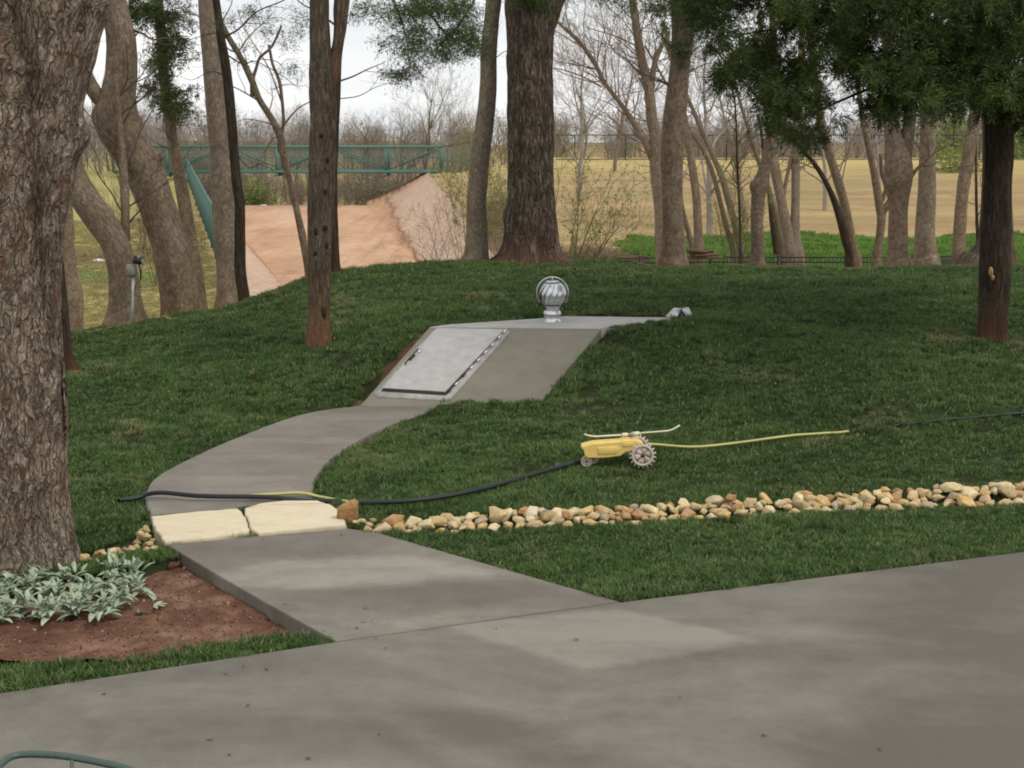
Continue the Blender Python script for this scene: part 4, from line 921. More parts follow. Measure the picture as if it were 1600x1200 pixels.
# --- right foreground cedar with the dark crown
hb3 = hit(1551, 531); YC = hb3[1]
t = Tree('cedar_tree', 'dark cedar on the right lawn with a scarred trunk and heavy evergreen crown', YC,
         [(1550, 536, 56), (1551, 515, 46), (1553, 470, 44), (1555, 420, 46), (1557, 350, 46), (1559, 290, 45), (1560, 240, 46), (1559, 180, 44), (1558, 100, 40), (1556, 20, 36)], 'dark', twig='dark', seed=51, amp=.009, lobes=3, seg=.035, fr=12., top_ext=3.2, knots=())
t.limb([(1574, 215, 18), (1586, 200, 18), (1600, 184, 18), (1625, 160, 14)])
t.twig_px([(1526, 90), (1545, 70), (1580, 55)], .012, .006, 1)
low = [(1075, -10), (1090, 60), (1115, 100), (1130, 150), (1160, 110), (1190, 165), (1205, 195), (1225, 215), (1275, 222), (1300, 205), (1312, 150), (1325, 118), (1350, 122), (1372, 190), (1395, 192), (1405, 165), (1430, 150), (1445, 180), (1470, 165), (1500, 182), (1535, 178), (1560, 175), (1585, 185), (1620, 195), (1700, 160), (1850, 60)]
lx, ly = zip(*low); cs = []; sz = []
while len(cs) < 1500:
    px = t.rg.uniform(1070, 1780); lim = np.interp(px, lx, ly); py = t.rg.uniform(-170, lim - 8)
    dY = t.rg.normal(0, 1.25)
    if px < 1230 and t.rg.random() < .35: continue
    if 1088 < px < 1150 and 28 < py < 95 and t.rg.random() < .75: continue
    if 1195 < px < 1275 and 30 < py < 82 and t.rg.random() < .8: continue
    if 1290 < px < 1345 and 100 < py < 160 and t.rg.random() < .6: continue
    if vn(np.array([[px/38., py/22., dY*.3]]))[0] < .36: continue
    cs.append(atY(px, py, YC + dY))
cs = np.array(cs)
t.foliage(cs, .25, 170, .09, .016)
# limbs carrying the crown
for (a, b, dy) in (((1556, 120), (1240, 190), -.8), ((1556, 60), (1120, 60), .2), ((1556, 0), (1180, -40), -1.2), ((1558, 160), (1385, 178), -.6), ((1556, 30), (1330, 60), 1.0), ((1556, -60), (1080, -60), .6), ((1560, 80), (1720, 120), .4), ((1558, 130), (1450, 150), 1.1)):
    mid = ((a[0]+b[0])/2, (a[1]+b[1])/2 - 28)
    t.twig_px([(*a, 0), (*mid, dy*.5), (*b, dy)], .035, .008, 2, every=.3, L=.6)
t.done()
# pale splinter scar on its trunk
knots(t, [(1549, 424, 9, 16), (1552, 434, 6, 10)], KPALE, 'split_wood'); knots(t, [(1548, 445, 6, 26), (1545, 326, 6, 16)], KDARK)

# ------------------------------------------------------------------ shrubs and brush
def shrub(name, label, Y, px, base_w, tips, mat='bud', leaf='bud', seed=1, cat='shrub', ls=.035, nl=9, lev=2, r0=.012, group=None):
    rg = np.random.default_rng(seed); g = gp(px, Y); b = atY(px, g, Y); b[2] = zt1(b[0], b[1], False); rt = thing(name, label, cat, b, group); brs = []
    for (tx, ty) in tips:
        e = atY(tx, ty, Y + rg.normal(0, .4)); s0 = b + (rg.normal(0, base_w), rg.normal(0, base_w), -.05); mid = (s0*.55 + e*.45) + (rg.normal(0, .1), 0, .18*np.linalg.norm(e-s0)*.3)
        P = crom(np.array([s0, mid, e]), 5); brs.append((P, np.linspace(r0, r0*.3, len(P))))
        for i in range(3, len(P)):
            for _ in range(2):
                T = P[i]-P[i-1]; T /= np.linalg.norm(T); ax = rg.normal(0, 1, 3); ax -= T*ax.dot(T); ax /= np.linalg.norm(ax)
                grow(brs, P[i], T*.75 + ax*.6, rg.uniform(.3, .7), r0*.4, lev-1, rg, dict(kids=(0, 2, 3), up=.05, wig=.15, rmin=.0025))
    branch_mesh('stems', brs, TW[mat], rt)
    if leaf:
        C = np.vstack([P[len(P)//2:] for P, r in brs if r[0] < r0*.7]); n = len(C)*nl//4; C = C[rg.integers(0, len(C), n)] + rg.normal(0, .02, (n, 3))
        a = rg.normal(0, 1, (n, 3)); a[:, 2] = np.abs(a[:, 2]); a /= np.linalg.norm(a, axis=1)[:, None]; c = np.cross(a, rg.normal(0, 1, (n, 3))); c /= np.linalg.norm(c, axis=1)[:, None]; s = ls*rg.uniform(.5, 1.3, n)[:, None]
        v = np.stack([C, C + a*s*.5 + c*s*.22, C + a*s, C + a*s*.5 - c*s*.22], 1).reshape(-1, 3); mk('leaves', v, np.arange(len(v)).reshape(-1, 4), LF[leaf], rt, False)
shrub('shrub', 'open budding yellow-green shrub spreading right from behind the big dark oak', 27.5, 876, .1, [(880, 240), (900, 262), (925, 290), (960, 265), (975, 300), (990, 290), (935, 320), (1000, 345), (985, 330), (965, 355), (945, 375), (905, 300), (915, 250)], seed=61, ls=.055, nl=5)
shrub('shrub', 'bare dark twiggy bush in front of the right spillway wall', 40, 728, .2, [(668, 345), (655, 375), (680, 330), (690, 300), (700, 280), (660, 400), (710, 340), (675, 365), (720, 320), (640, 390)], 'brown', None, seed=62, lev=3)
shrub('shrub', 'tall olive twiggy brush beside the pale trunk left of the oak', 45, 775, .5, [(735, 210), (760, 230), (772, 215), (720, 250), (780, 260), (748, 270), (790, 300), (700, 285), (765, 300), (730, 300), (715, 230), (775, 330)], 'bud', 'bud', seed=63, lev=3, ls=.06, nl=8)
shrub('shrub', 'bare twiggy bush on the left turf behind the leaning trees', 52, 205, .4, [(165, 250), (185, 240), (205, 235), (228, 262), (150, 290), (215, 280), (240, 300), (178, 275), (170, 320), (238, 330)], 'brown', None, seed=64, lev=3)
shrub('shrub', 'small bare bush between the two leaning trunks at left', 44, 232, .3, [(215, 300), (232, 290), (250, 310), (222, 330), (245, 345)], 'brown', None, seed=65, lev=3)
shrub('shrub', 'fresh green low sapling bush in the bright strip near the knotty trunk', 46, 1155, .4, [(1120, 320), (1135, 280), (1150, 260), (1175, 290), (1190, 320), (1130, 350), (1180, 345), (1160, 230), (1110, 270)], 'bud', 'bud', seed=66, lev=3, ls=.05, nl=5)
# green shrub under the bridge
def blob(name, label, C, rad, n, sz, leaf, seed, cat='shrub', stems=6, group=None):
    rg = np.random.default_rng(seed); C = np.array(C, float); base = np.array([C[0], C[1], C[2] - rad[2]]); rt = thing(name, label, cat, base, group)
    v, f = leafcloud(C, rad, n, sz, rg); mk('foliage', v, f, LF[leaf], rt, False); brs = []
    for _ in range(stems): grow(brs, base, np.array([rg.normal(0, .5), rg.normal(0, .3), 1.]), rad[2]*1.1, .03, 2, rg, dict(kids=(0, 3, 3), up=.1, wig=.12, rmin=.006))
    branch_mesh('stems', brs, TW['farb'], rt)
blob('shrub', 'bright green leafy shrub under the footbridge behind the spillway lip', atY(395, 312, 92), (1.6, 1., 1.5), 2600, .09, 'green', 71)
blob('shrub', 'dull green shrub under the right half of the footbridge', atY(580, 300, 97), (2.2, 1.2, 1.0), 1800, .1, 'olive', 72)
blob('leafy_tree', 'young bright green willow behind the tilted trunk at the right', atY(1478, 235, 96), (2.2, 1.6, 3.2), 4200, .12, 'green', 73, 'tree')
blob('leafy_tree', 'fresh green tree at the right edge behind the dark cedar', atY(1600, 240, 94), (2.4, 1.6, 3.4), 4200, .12, 'green', 74, 'tree')
blob('shrub', 'yellow-green bush on the dry bank between the tilted trunk and dark cedar', atY(1495, 262, 84), (1.6, 1.2, 1.2), 1500, .1, 'bud', 75)
# hanging leafy branch group at right: small sapling
# ------------------------------------------------------------------ far wood
def bare_tree(seed, H, lev=4, spread=.5):
    rg = np.random.default_rng(seed); brs = []; P = [np.zeros(3)]; d = np.array([rg.normal(0, .07), 0, 1.])
    n = 9
    for i in range(n): d = d + rg.normal(0, .07, 3) + (0, 0, .05); d /= np.linalg.norm(d); P.append(P[-1] + d*H*.85/n)
    P = np.array(P); r = np.linspace(H*.016, H*.003, n+1); tr = [(crom(P, 3), np.interp(np.linspace(0, 1, 3*n+1), np.linspace(0, 1, n+1), r))]
    for k in range(13):
        t = rg.uniform(.22, 1); i = min(int(t*n), n-1); a = rg.uniform(0, 6.283); an = rg.uniform(.35, .9)
        grow(brs, P[i], np.array([math.cos(a)*math.sin(an), math.sin(a)*math.sin(an), math.cos(an)]), H*.36*(1.15-t*.7), r[i]*.55, lev-1, rg, dict(kids=(0, 4, 4, 3), up=.08, wig=.16, rmin=.0045))
    return tr, brs
protos = []
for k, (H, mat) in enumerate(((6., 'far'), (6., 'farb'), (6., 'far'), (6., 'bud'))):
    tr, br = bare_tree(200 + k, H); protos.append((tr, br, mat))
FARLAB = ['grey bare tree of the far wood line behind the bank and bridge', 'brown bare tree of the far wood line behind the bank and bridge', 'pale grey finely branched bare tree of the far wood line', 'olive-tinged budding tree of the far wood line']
first = {}
def farlabel(k, x, y):
    px = 800 + x / y * FPX; w = ['grey bare', 'brown bare', 'pale finely branched', 'olive budding'][k]
    for lim, t in ((250, 'at the far left behind the leaning trees'), (400, 'above the left end of the footbridge'), (560, 'above the middle of the footbridge'), (820, 'above the right end of the footbridge'), (1000, 'beyond the bank right of the big oak'),
                   (1160, 'beyond the bank behind the thin arcs'), (1330, 'beyond the bank behind the pale pair'), (1470, 'beyond the bank behind the double trunk'), (9999, 'beyond the bank by the right edge')):
        if px < lim: return w + ' tree of the far wood ' + t
rg = np.random.default_rng(99)
def far_tree(k, x, y, z, s, rz, label=None):
    if k not in first:
        rt = thing('bare_tree', farlabel(k, x, y), 'tree', (0, 0, 0), 'bare trees of the far wood line')
        tr, br, mat = protos[k]; a = branch_mesh('trunk', tr, TW[mat], rt); b = branch_mesh('branches', br, TW[mat], rt, sides=3); first[k] = (rt.ob, a, b); o = rt.ob
    else:
        o0, a, b = first[k]; o = o0.copy(); COL.objects.link(o)
        for c in (a, b): q = c.copy(); COL.objects.link(q); q.parent = o
    o.location = (x, y, z); o.scale = (s, s, s); o.rotation_euler = (0, 0, rz)
    o['label'] = label or farlabel(k, x, y); o['group'] = 'bare trees of the far wood line'
    return o
special = [(655, 105, 103, 'tall bare tree above the right end of the footbridge, crown fanned against the sky'), (700, 130, 100, 'bare tree against the sky just left of the slim pale trunk'), (615, 165, 108, None), (560, 185, 112, None), (250, 120, 98, None), (205, 130, 104, None), (150, 110, 96, None), (290, 150, 108, None), (415, 175, 108, None), (455, 170, 100, None), (350, 160, 105, None), (400, 200, 98, None)]
for px, py, Y, lb in special:
    z0 = float(farz(np.array([atY(px, 300, Y)[0]]), np.array([float(Y)]))[0]); top = atY(px, py, Y); far_tree(int(rg.integers(0, 4)), top[0], Y, z0-.1, (top[2]-z0)/6., rg.uniform(0, 6), lb)
for i in range(46):
    px = rg.uniform(880, 1640) if i % 2 else rg.uniform(60, 800); Y = rg.uniform(100, 130); py = 165 + 40*rg.random() + (18 if px > 860 else 0)
    if 860 < px < 1000 or 1060 < px < 1160: py += 8
    X = atY(px, 300, Y)[0]; z0 = float(farz(np.array([X]), np.array([Y]))[0]); top = atY(px, py, Y); far_tree(int(rg.integers(0, 4)), X, Y, z0-.1, (top[2]-z0)/6., rg.uniform(0, 6))
# mid-distance bare trees on the right giving fine branches against the sky
mids = [(1165, 60, 62, 1, 'tall bare tree behind the knotty trunk, fine branches against the sky'), (1290, 90, 66, 0, 'bare tree behind the dark slender arc, seen under the cedar crown'), (905, 30, 70, 2, 'tall pale bare tree right behind the big oak'), (1110, 20, 58, 0, 'tall bare tree just right of the mottled trunk'), (960, 70, 84, 1, 'bare tree behind the left-leaning pale limb'),
        (1370, 60, 72, 2, 'bare tree behind the double trunk, crown hidden by the cedar'), (1440, 110, 80, 1, 'bare tree behind the two-toned trunk'), (560, 120, 80, 0, None)]
for px, py, Y, k, lb in mids[:7]:
    X = atY(px, 300, Y)[0]; z0 = float(farz(np.array([X]), np.array([float(Y)]))[0]); top = atY(px, py, Y); far_tree(k, X, Y, z0-.1, (top[2]-z0)/6., rg.uniform(0, 6), lb)
# the wood behind as one mass, and underbrush (instanced)
def mass(name, label, n, xr_, yr, hr, mat, seed, leaf=None, lev=3):
    rg = np.random.default_rng(seed); src = []
    for k in range(3):
        tr, br = bare_tree(seed*7+k, 6., 4); V = []; F = []; c = 0; me_m = []
        for P, rad in tr + br:
            v, f, u = tubemesh(P, rad, 3); V.append(v); F.append(f + c); c += len(v)
        nf = sum(len(f) for f in F)
        if leaf:
            v, f = leafcloud((0, 0, 3.7), (2., 2., 2.2), 170, .09, rg); V.append(v); F.append(f + c)
        o = mk(name, np.vstack(V), np.vstack(F), TW[mat], smooth=False); COL.objects.unlink(o)
        if leaf:
            o.data.materials.append(LF[leaf]); mi = np.zeros(len(o.data.polygons), np.int32); mi[nf:] = 1; o.data.polygons.foreach_set('material_index', mi)
        src.append(o)
    X = rg.uniform(*xr_, n); Y = rg.uniform(*yr, n); Z = farz(X, Y) - .1; s = rg.uniform(*hr, n)/6.
    tag(scatter(name, np.c_[X, Y, Z], np.c_[0*X, 0*X, rg.uniform(0, 6.28, n)], s, rg.integers(0, 3, n), src), label, 'woodland', kind='stuff')
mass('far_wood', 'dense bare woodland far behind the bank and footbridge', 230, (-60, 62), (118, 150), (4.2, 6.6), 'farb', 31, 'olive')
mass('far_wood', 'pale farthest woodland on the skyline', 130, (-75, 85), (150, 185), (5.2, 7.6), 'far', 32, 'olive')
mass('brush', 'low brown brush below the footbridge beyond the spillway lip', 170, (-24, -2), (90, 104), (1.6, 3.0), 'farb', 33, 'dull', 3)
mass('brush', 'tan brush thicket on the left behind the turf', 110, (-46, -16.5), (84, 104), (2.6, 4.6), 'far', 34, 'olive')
# ================================================================== storm shelter
ctr = (A_ + B_ + C_ + D_) / 4
sh = thing('storm_shelter', 'in-ground concrete storm shelter with a sloped front and steel hatch, set in the lawn mound', 'storm shelter', (ctr[0], ctr[1], 0))
m = MB(); fr_ = [A_, B_, C_, D_]; low_ = [q + (0, .05, -.9) for q in fr_]
m.add(fr_ + low_, [np.array([[0, 1, 2, 3], [1, 0, 4, 5], [2, 1, 5, 6], [3, 2, 6, 7], [0, 3, 7, 4]])])
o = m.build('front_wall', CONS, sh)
bv = o.modifiers.new('edge', 'BEVEL'); bv.width = .012; bv.segments = 2
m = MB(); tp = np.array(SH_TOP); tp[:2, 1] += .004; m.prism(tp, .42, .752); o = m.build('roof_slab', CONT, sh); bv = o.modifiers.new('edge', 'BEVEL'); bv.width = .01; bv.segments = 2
# hatch on the sloped wall
def pp(px, py, h=0): return onplane(px, py, A_, NS) + NS * h
def plate(mb, pts, h0, h1):
    a = [pp(*q, h0) for q in pts]; b = [pp(*q, h0) + NS*(h1-h0) for q in pts]; n = len(pts); i = np.arange(n); j = (i+1) % n
    mb.add(a + b, [np.c_[i, j, j+n, i+n], list(range(n, 2*n))])
m = MB(); plate(m, [(585, 616), (591, 621), (701, 627), (706, 622), (797, 520), (790, 516), (680, 515.5)], -.01, .018); fr0 = m.build('hatch_frame', FRAMEM, sh)
m = MB(); plate(m, [(596, 613.5), (697, 620), (785, 520), (683, 518.5)], .02, .028); m.build('hatch_gap', DARKM, sh)
m = MB(); plate(m, [(597.5, 610.5), (696, 616.5), (788, 519), (683.5, 517.2)], .036, .048); dr = m.build('hatch_door', DOORM, sh); drr = sub(dr, sh.matrix_world_loc)
bv = dr.modifiers.new('edge', 'BEVEL'); bv.width = .004; bv.segments = 2
dr['label'] = 'pale grey steel door leaf with a dark gap under its lower edge'
def px_lerp(a, b, t): return (a[0]+(b[0]-a[0])*t, a[1]+(b[1]-a[1])*t)
dr_off = dr.location
def childof(mb, name, mat, par, smooth=False):
    o = mk(name, np.vstack(mb.V), mb.F, mat, par, smooth, np.vstack(mb.U)); return o
class ChildRoot:                                   # sub-part: same origin as its thing
    def __init__(s, ob, loc): s.ob = ob; s.matrix_world_loc = loc
DR = ChildRoot(dr, sh.matrix_world_loc)
for t in (.03, .14, .27, .4, .52, .64, .76, .88, .97):
    a = pp(*px_lerp((701, 618), (792, 519), t - .025), .05); b = pp(*px_lerp((701, 618), (792, 519), t + .025), .05); m = MB(); m.tube([a, b], .011, 8); childof(m, 'hinge', STEEL if int(t*100) % 3 else DARKM, DR, True)
m = MB(); a, b = pp(654, 553, .06), pp(634, 575, .06); m.tube([a - NS*.02, a + NS*.02, b + NS*.02, b - NS*.02], .009, 8)
m.tube([pp(648, 560, .05), pp(640, 568, .055)], .018, 8); childof(m, 'handle', DARKM, DR, True)
m = MB(); m.tube([pp(652, 550, .06), pp(656, 556, .055)], .012, 8); childof(m, 'latch', STEEL, DR, True)

# turbine vent
vb = atZ(863, 502, .752); s_ = 1 / pxm(vb); vt = thing('turbine_vent', 'shiny galvanised turbine roof vent standing on the shelter roof slab', 'roof vent', vb)
m = MB(); m.lathe([(15*s_*.92, 0), (15*s_*.92, .004), (12.6*s_, .01), (12.6*s_, 11*s_), (13.8*s_, 11.5*s_), (14*s_, 13*s_), (13*s_, 14*s_), (13.2*s_, 15.5*s_), (11.6*s_, 17*s_)], vb, 32); m.build('base_pipe', STEEL, vt, True)
m = MB(); m.lathe([(11.5*s_, 16*s_), (11.2*s_, 22*s_), (13*s_, 25*s_)], vb, 32); m.build('neck', STEEL, vt, True)
gc = vb + (0, 0, 43*s_ + .0); gr = 22.5*s_
nv = 13
for k in range(nv):                                # curved overlapping vanes of the globe
    a0 = 2*math.pi*k/nv; m = MB(); V = []
    nu, nw = 9, 6
    for i in range(nu):
        ph = -1.15 + 2.3*i/(nu-1)
        for j in range(nw):
            f = j/(nw-1); aa = a0 + f*(2*math.pi/nv)*1.45 + .4*ph ; rr = gr*(.88 + .14*f - .02*f*f) 
            V.append(gc + np.array([rr*math.cos(ph)*math.cos(aa), rr*math.cos(ph)*math.sin(aa), gr*.93*math.sin(ph)]))
    i0 = (np.arange(nu-1)[:, None]*nw + np.arange(nw-1)[None]).ravel(); m.add(V, np.c_[i0, i0+1, i0+nw+1, i0+nw])
    o = m.build('vane', STEEL, vt, True); sm = o.modifiers.new('thick', 'SOLIDIFY'); sm.thickness = .0012
m = MB(); m.lathe([(.001, gr*.93), (gr*.42, gr*.9), (gr*.5, gr*.84)], gc, 28); m.build('crown_cap', STEEL, vt, True)
m = MB(); m.lathe([(gr*.4, -gr*.75), (gr*.6, -gr*.4), (gr*.62, gr*.4), (gr*.4, gr*.75)], gc, 16); m.build('inner_drum', DARKM, vt, True)
m = MB(); arc = []
for t in np.linspace(-.62, math.pi + .62, 40): arc.append(gc + np.array([24.5*s_*math.cos(t), -2*s_*math.cos(t), 25*s_*math.sin(t) + 1.5*s_]))
m.tube(arc, .0075, 8); m.tube([gc + (0, 0, gr*.9), gc + (0, 0, 27.5*s_)], .008, 8); m.build('bracket', STEEL, vt, True)

# small gabled vent hood at the slab end
hb = atZ(1060, 500, .75); s_ = 1 / pxm(hb); rx = lambda q: hb[0] + (q-1060)*s_
vh = thing('vent_hood', 'small gabled grey metal vent hood at the right end of the shelter roof slab', 'vent hood', hb)
m = MB(); L_ = 30*s_*.9
def hood(x0, z0, x1, z1, w, th=.006):
    yo = hb[1]; a = np.array([x0, yo - .02, z0]); b = np.array([x1, yo + .1, z1]); return a, b
def HV(px, py, dy): return atY(px, py, hb[1] + dy)
GALV = simple('matte_galvanised_sheet', (.55, .57, .57), .38, .75, .12, 10, .1)
def sheet(pts, name):
    m = MB(); a = [np.array(p) for p in pts]; b = [p + (0, 0, -.012) for p in a]; m.add(a + b, np.array([[0,1,2,3],[4,7,6,5],[0,4,5,1],[1,5,6,2],[2,6,7,3],[3,7,4,0]])); return m.build(name, GALV, vh)
sheet([HV(1040, 494, .06), HV(1057, 495.5, -.12), HV(1065, 481.5, -.10), HV(1053, 480.5, .12)], 'hood_panel')
sheet([HV(1065, 481.5, -.10), HV(1074, 495.5, -.12), HV(1082, 492.5, .06), HV(1076, 480, .12)], 'hood_panel')
m = MB(); m.add([HV(1050, 496, .0), HV(1056, 499, -.08), HV(1074, 499, -.08), HV(1079, 496, .05), HV(1053, 486, .05), HV(1065, 484, -.06), HV(1067, 484, .06), HV(1050, 506, .0), HV(1056, 508, -.08), HV(1074, 508, -.08), HV(1079, 506, .05)],
    [[0, 1, 5, 4], [1, 2, 5], [2, 3, 6, 5], [4, 5, 6], [0, 7, 8, 1], [1, 8, 9, 2], [2, 9, 10, 3]]); m.build('body', simple('dark_hood_opening', (.13, .14, .14), .5, .3), vh)  # dark tone paints in the shade of the hood's open end and eaves

# ================================================================== traveling sprinkler
sb = hit(965, 731, False); sb[2] = zt1(sb[0], sb[1]) + .02; s_ = 1 / pxm(sb)
sp = thing('traveling_sprinkler', 'yellow cast-iron traveling lawn sprinkler with cleated wheels and spinning arms', 'sprinkler', sb)
def SP(px, py, y=0): return sb + np.array([(px-965)*s_, y, (731-py)*s_ + .0])
def extr(mb, outline, y0, y1, inset=0):
    n = len(outline); a = [SP(x, y, y0) for x, y in outline]; b = [SP(x, y, y1) for x, y in outline]; i = np.arange(n); j = (i+1) % n
    mb.add(a + b, [np.c_[j, i, i+n, j+n], list(range(n)), list(range(n, 2*n))[::-1]])
prof = [(907, 699), (912, 697), (925, 693.5), (945, 692), (966, 690.5), (972, 688.5), (994, 688.5), (1004, 694), (1003, 706), (990, 707), (976, 708), (968, 714), (945, 717), (918, 717.5), (913, 714), (911, 705), (908, 702)]
m = MB(); extr(m, prof, -.075, .075); o = m.build('body', YEL, sp); bv = o.modifiers.new('edge', 'BEVEL'); bv.width = .012; bv.segments = 3; bv.limit_method = 'ANGLE'; bv.angle_limit = R(50)
for p_ in o.data.polygons: p_.use_smooth = False
m = MB(); extr(m, [(932, 700), (962, 698), (968, 702), (962, 710), (934, 712)], -.082, -.07); extr(m, [(970, 692), (990, 692), (986, 698), (972, 700)], -.082, -.07)
o = m.build('body_panel', YEL, sp); bv = o.modifiers.new('edge', 'BEVEL'); bv.width = .005; bv.segments = 2
def wheel(cx, cy, y, r, teeth, name='wheel', w=.03):
    c = SP(cx, cy, y); m = MB(); n = 36
    for rr0, rr1, hw in ((.8, 1.0, w/2),):
        V = []; F = []
        for k in range(n):
            a = 2*math.pi*k/n
            for rr, yy in ((rr0*r, -hw), (rr1*r, -hw), (rr1*r, hw), (rr0*r, hw)): V.append(c + (rr*math.cos(a), yy, rr*math.sin(a)))
        for k in range(n):
            a = k*4; b = ((k+1) % n)*4
            for q in range(4): F.append([a+q, a+(q+1) % 4, b+(q+1) % 4, b+q])
        m.add(V, np.array(F)[:, ::-1].copy())
    # broad spokes of the cast wheel
    for k in range(6):
        a = 2*math.pi*(k+.25)/6; d = .30; P = [(.1*r, a-.6), (.84*r, a-.43), (.84*r, a+.43), (.1*r, a+.6)]
        V = [c + (q*math.cos(t), yy, q*math.sin(t)) for yy in (-w*.22, w*.22) for q, t in P]; m.add(V, np.array([[0,1,2,3],[4,7,6,5],[0,4,5,1],[1,5,6,2],[2,6,7,3],[3,7,4,0]]))
    if teeth:
        for k in range(teeth):
            a = 2*math.pi*(k+.5)/teeth; t = a + .0; u = np.array([math.cos(t), 0, math.sin(t)]); v = np.array([-math.sin(t), 0, math.cos(t)])
            b0 = c + u*r*.97; V = []
            for q, hw2, hv in ((0, w*.45, .07*r), (.27*r, w*.4, .04*r)):
                for sx, sy in ((-1, -1), (1, -1), (1, 1), (-1, 1)): V.append(b0 + u*q + v*(sx*hv + q*.25) + np.array([0, sy*hw2, 0]))
            m.add(V, np.array([[0,1,5,4],[1,2,6,5],[2,3,7,6],[3,0,4,7],[4,5,6,7]]))
    o = m.build(name, WHEEL, sp); wr = ChildRoot(o, sp.matrix_world_loc)
    m = MB(); m.tube([c - (0, w*.6, 0), c + (0, w*.5, 0)], r*.17, 14); childof(m, 'hub', DARKM, wr, True)
wheel(1002, 711, -.115, 17*s_, 18); wheel(996, 706, .115, 17*s_, 18)
m = MB(); m.tube([SP(1002, 711, -.12), SP(996, 706, .12)], .008, 8); m.build('axle', DARKM, sp, True)
wheel(916, 724, -.03, 8.5*s_, 0, 'wheel', .022); wheel(927, 722, .05, 8.5*s_, 0, 'wheel', .022)
m = MB(); m.tube([SP(916, 724, -.03), SP(927, 722, .05)], .006, 8); m.tube([SP(921, 723, 0), SP(924, 712, 0)], .01, 8); m.build('front_axle', DARKM, sp, True)
m = MB(); m.tube([SP(988, 693), SP(988, 686)], .02, 12); m.tube([SP(988, 687), SP(988, 678)], .012, 12); m.tube([SP(976, 683), SP(996, 679)], .011, 10); m.build('hub_post', simple('brass_grey', (.42, .38, .3), .45, .5), sp, True)
m = MB(); m.tube([SP(912, 681.5, .0), SP(920, 684, 0), SP(930, 685.2, 0), SP(975, 682.5, 0)], .0085, 10); m.tube([SP(971, 682.8), SP(980, 682)], .018, 10); m.build('arm', CREAM, sp, True)
m = MB(); m.tube([SP(996, 680, 0), SP(1042, 676.5, 0), SP(1050, 674, 0), SP(1061, 667.5, 0)], .0085, 10); m.tube([SP(989, 681), SP(998, 680)], .019, 10); m.build('arm', CREAM, sp, True)

# ================================================================== hoses
def hose(name, label, pts, r, mat, lift=None, k=8):
    pts = smooth2(pts, k); W3 = []
    for i, p in enumerate(pts):
        q = hit(p[0], p[1]); e = q.copy(); zz = zt1(q[0], q[1])
        if inpoly(np.array([q[0]]), np.array([q[1]]), upp)[0] or inpoly(np.array([q[0]]), np.array([q[1]]), slab1 + slab2)[0]: zz = .012
        e[2] = max(zz, zz) + r + (lift[min(int(i/k), len(lift)-1)] if lift else 0); W3.append(e)
    W3 = np.array(W3); 
    for _ in range(14): W3[1:-1] = (W3[:-2] + W3[1:-1]*2 + W3[2:]) / 4
    V, F, U = tubemesh(W3, r, 10); o = mk(name, V, [F], mat, None, True, U, loc=W3[0]); return tag(o, label, 'hose')
hose('garden_hose', 'black garden hose lying across the stone slabs and lawn up to the yellow sprinkler', [(186, 791), (205, 790), (235, 785), (290, 789), (350, 790), (420, 790), (480, 788), (530, 789), (580, 795), (640, 794), (700, 786), (760, 773), (830, 752), (880, 738), (906, 731)], .02, HOSEB,
     [.03, .03, .03, .015, .01, .01, .01, .015, .035, .04, .04, .04, .04, .04, .04, .04])
hose('garden_hose', 'pale yellow hose looping behind the black hose on the stone slab', [(392, 788), (420, 785), (455, 781.5), (485, 780.5), (512, 784), (535, 790), (552, 796)], .014, HOSEY, [.012]*5 + [.03, .03])
hose('garden_hose', 'yellow garden hose trailing right from the sprinkler through the lawn', [(1012, 707), (1035, 708.5), (1070, 708.5), (1110, 706.5), (1150, 701.5), (1190, 697), (1230, 692), (1262, 688), (1300, 683), (1325, 680)], .013, HOSEY, [.07, .06, .045, .045, .045, .05, .05, .035, .02, .02, .02])
hose('garden_hose', 'dark hose half sunk in the grass at the right edge of the lawn', [(1395, 668), (1430, 664), (1480, 660), (1540, 656), (1600, 651), (1700, 645)], .014, HOSEB, [.0, .005, .01, .015, .015, .015])

# ================================================================== electrical box on the leaning tree
eb = atY(207, 425, 20.55); s_ = 1 / pxm(eb)
def EB(px, py, y=0): return eb + np.array([(px-207)*s_, y, (425-py)*s_])
ebx = thing('electrical_box', 'small grey outdoor electrical box with a white conduit fixed to the leaning tree', 'electrical box', eb)
m = MB(); m.box(EB(205.5, 421), (12*s_, .1, 16*s_)); o = m.build('box', GREYB, ebx); o.modifiers.new('b', 'BEVEL').width = .006
m = MB(); m.box(EB(205.5, 430), (12.6*s_, .12, 3*s_)); m.build('cover_lip', simple('dark_grey_plastic', (.07, .07, .065), .5), ebx)
fb = EB(203, 502, .0); m = MB(); m.tube([EB(207, 430, .02), EB(205.5, 465, .01), EB(202, 506, -.02)], .02, 8); m.build('conduit', PIPE, ebx, True)
fl = thing('flood_lamp', 'dark hooded landscape flood lamp mounted on the right side of the leaning tree', 'lamp', EB(217, 408))
m = MB(); m.tube([EB(211, 405, -.03), EB(223, 408, -.03)], np.array([7*s_, 5.5*s_]), 14); m.build('lamp_head', simple('dark_lamp_shell', (.025, .025, .028), .5), fl, True)
m = MB(); m.tube([EB(217, 401, -.04), EB(224, 408, -.04), EB(223, 413, -.03)], .022, 8); m.build('hood', GREYB, fl, True)
m = MB(); m.tube([EB(218, 413, -.02), EB(220, 425, 0), EB(219, 436, .02)], .012, 8); m.tube([EB(219, 436, .02), EB(212, 445, -.02), EB(209, 460, -.05), EB(216, 464, -.02)], .006, 6); m.build('cable', BLK, fl, True)

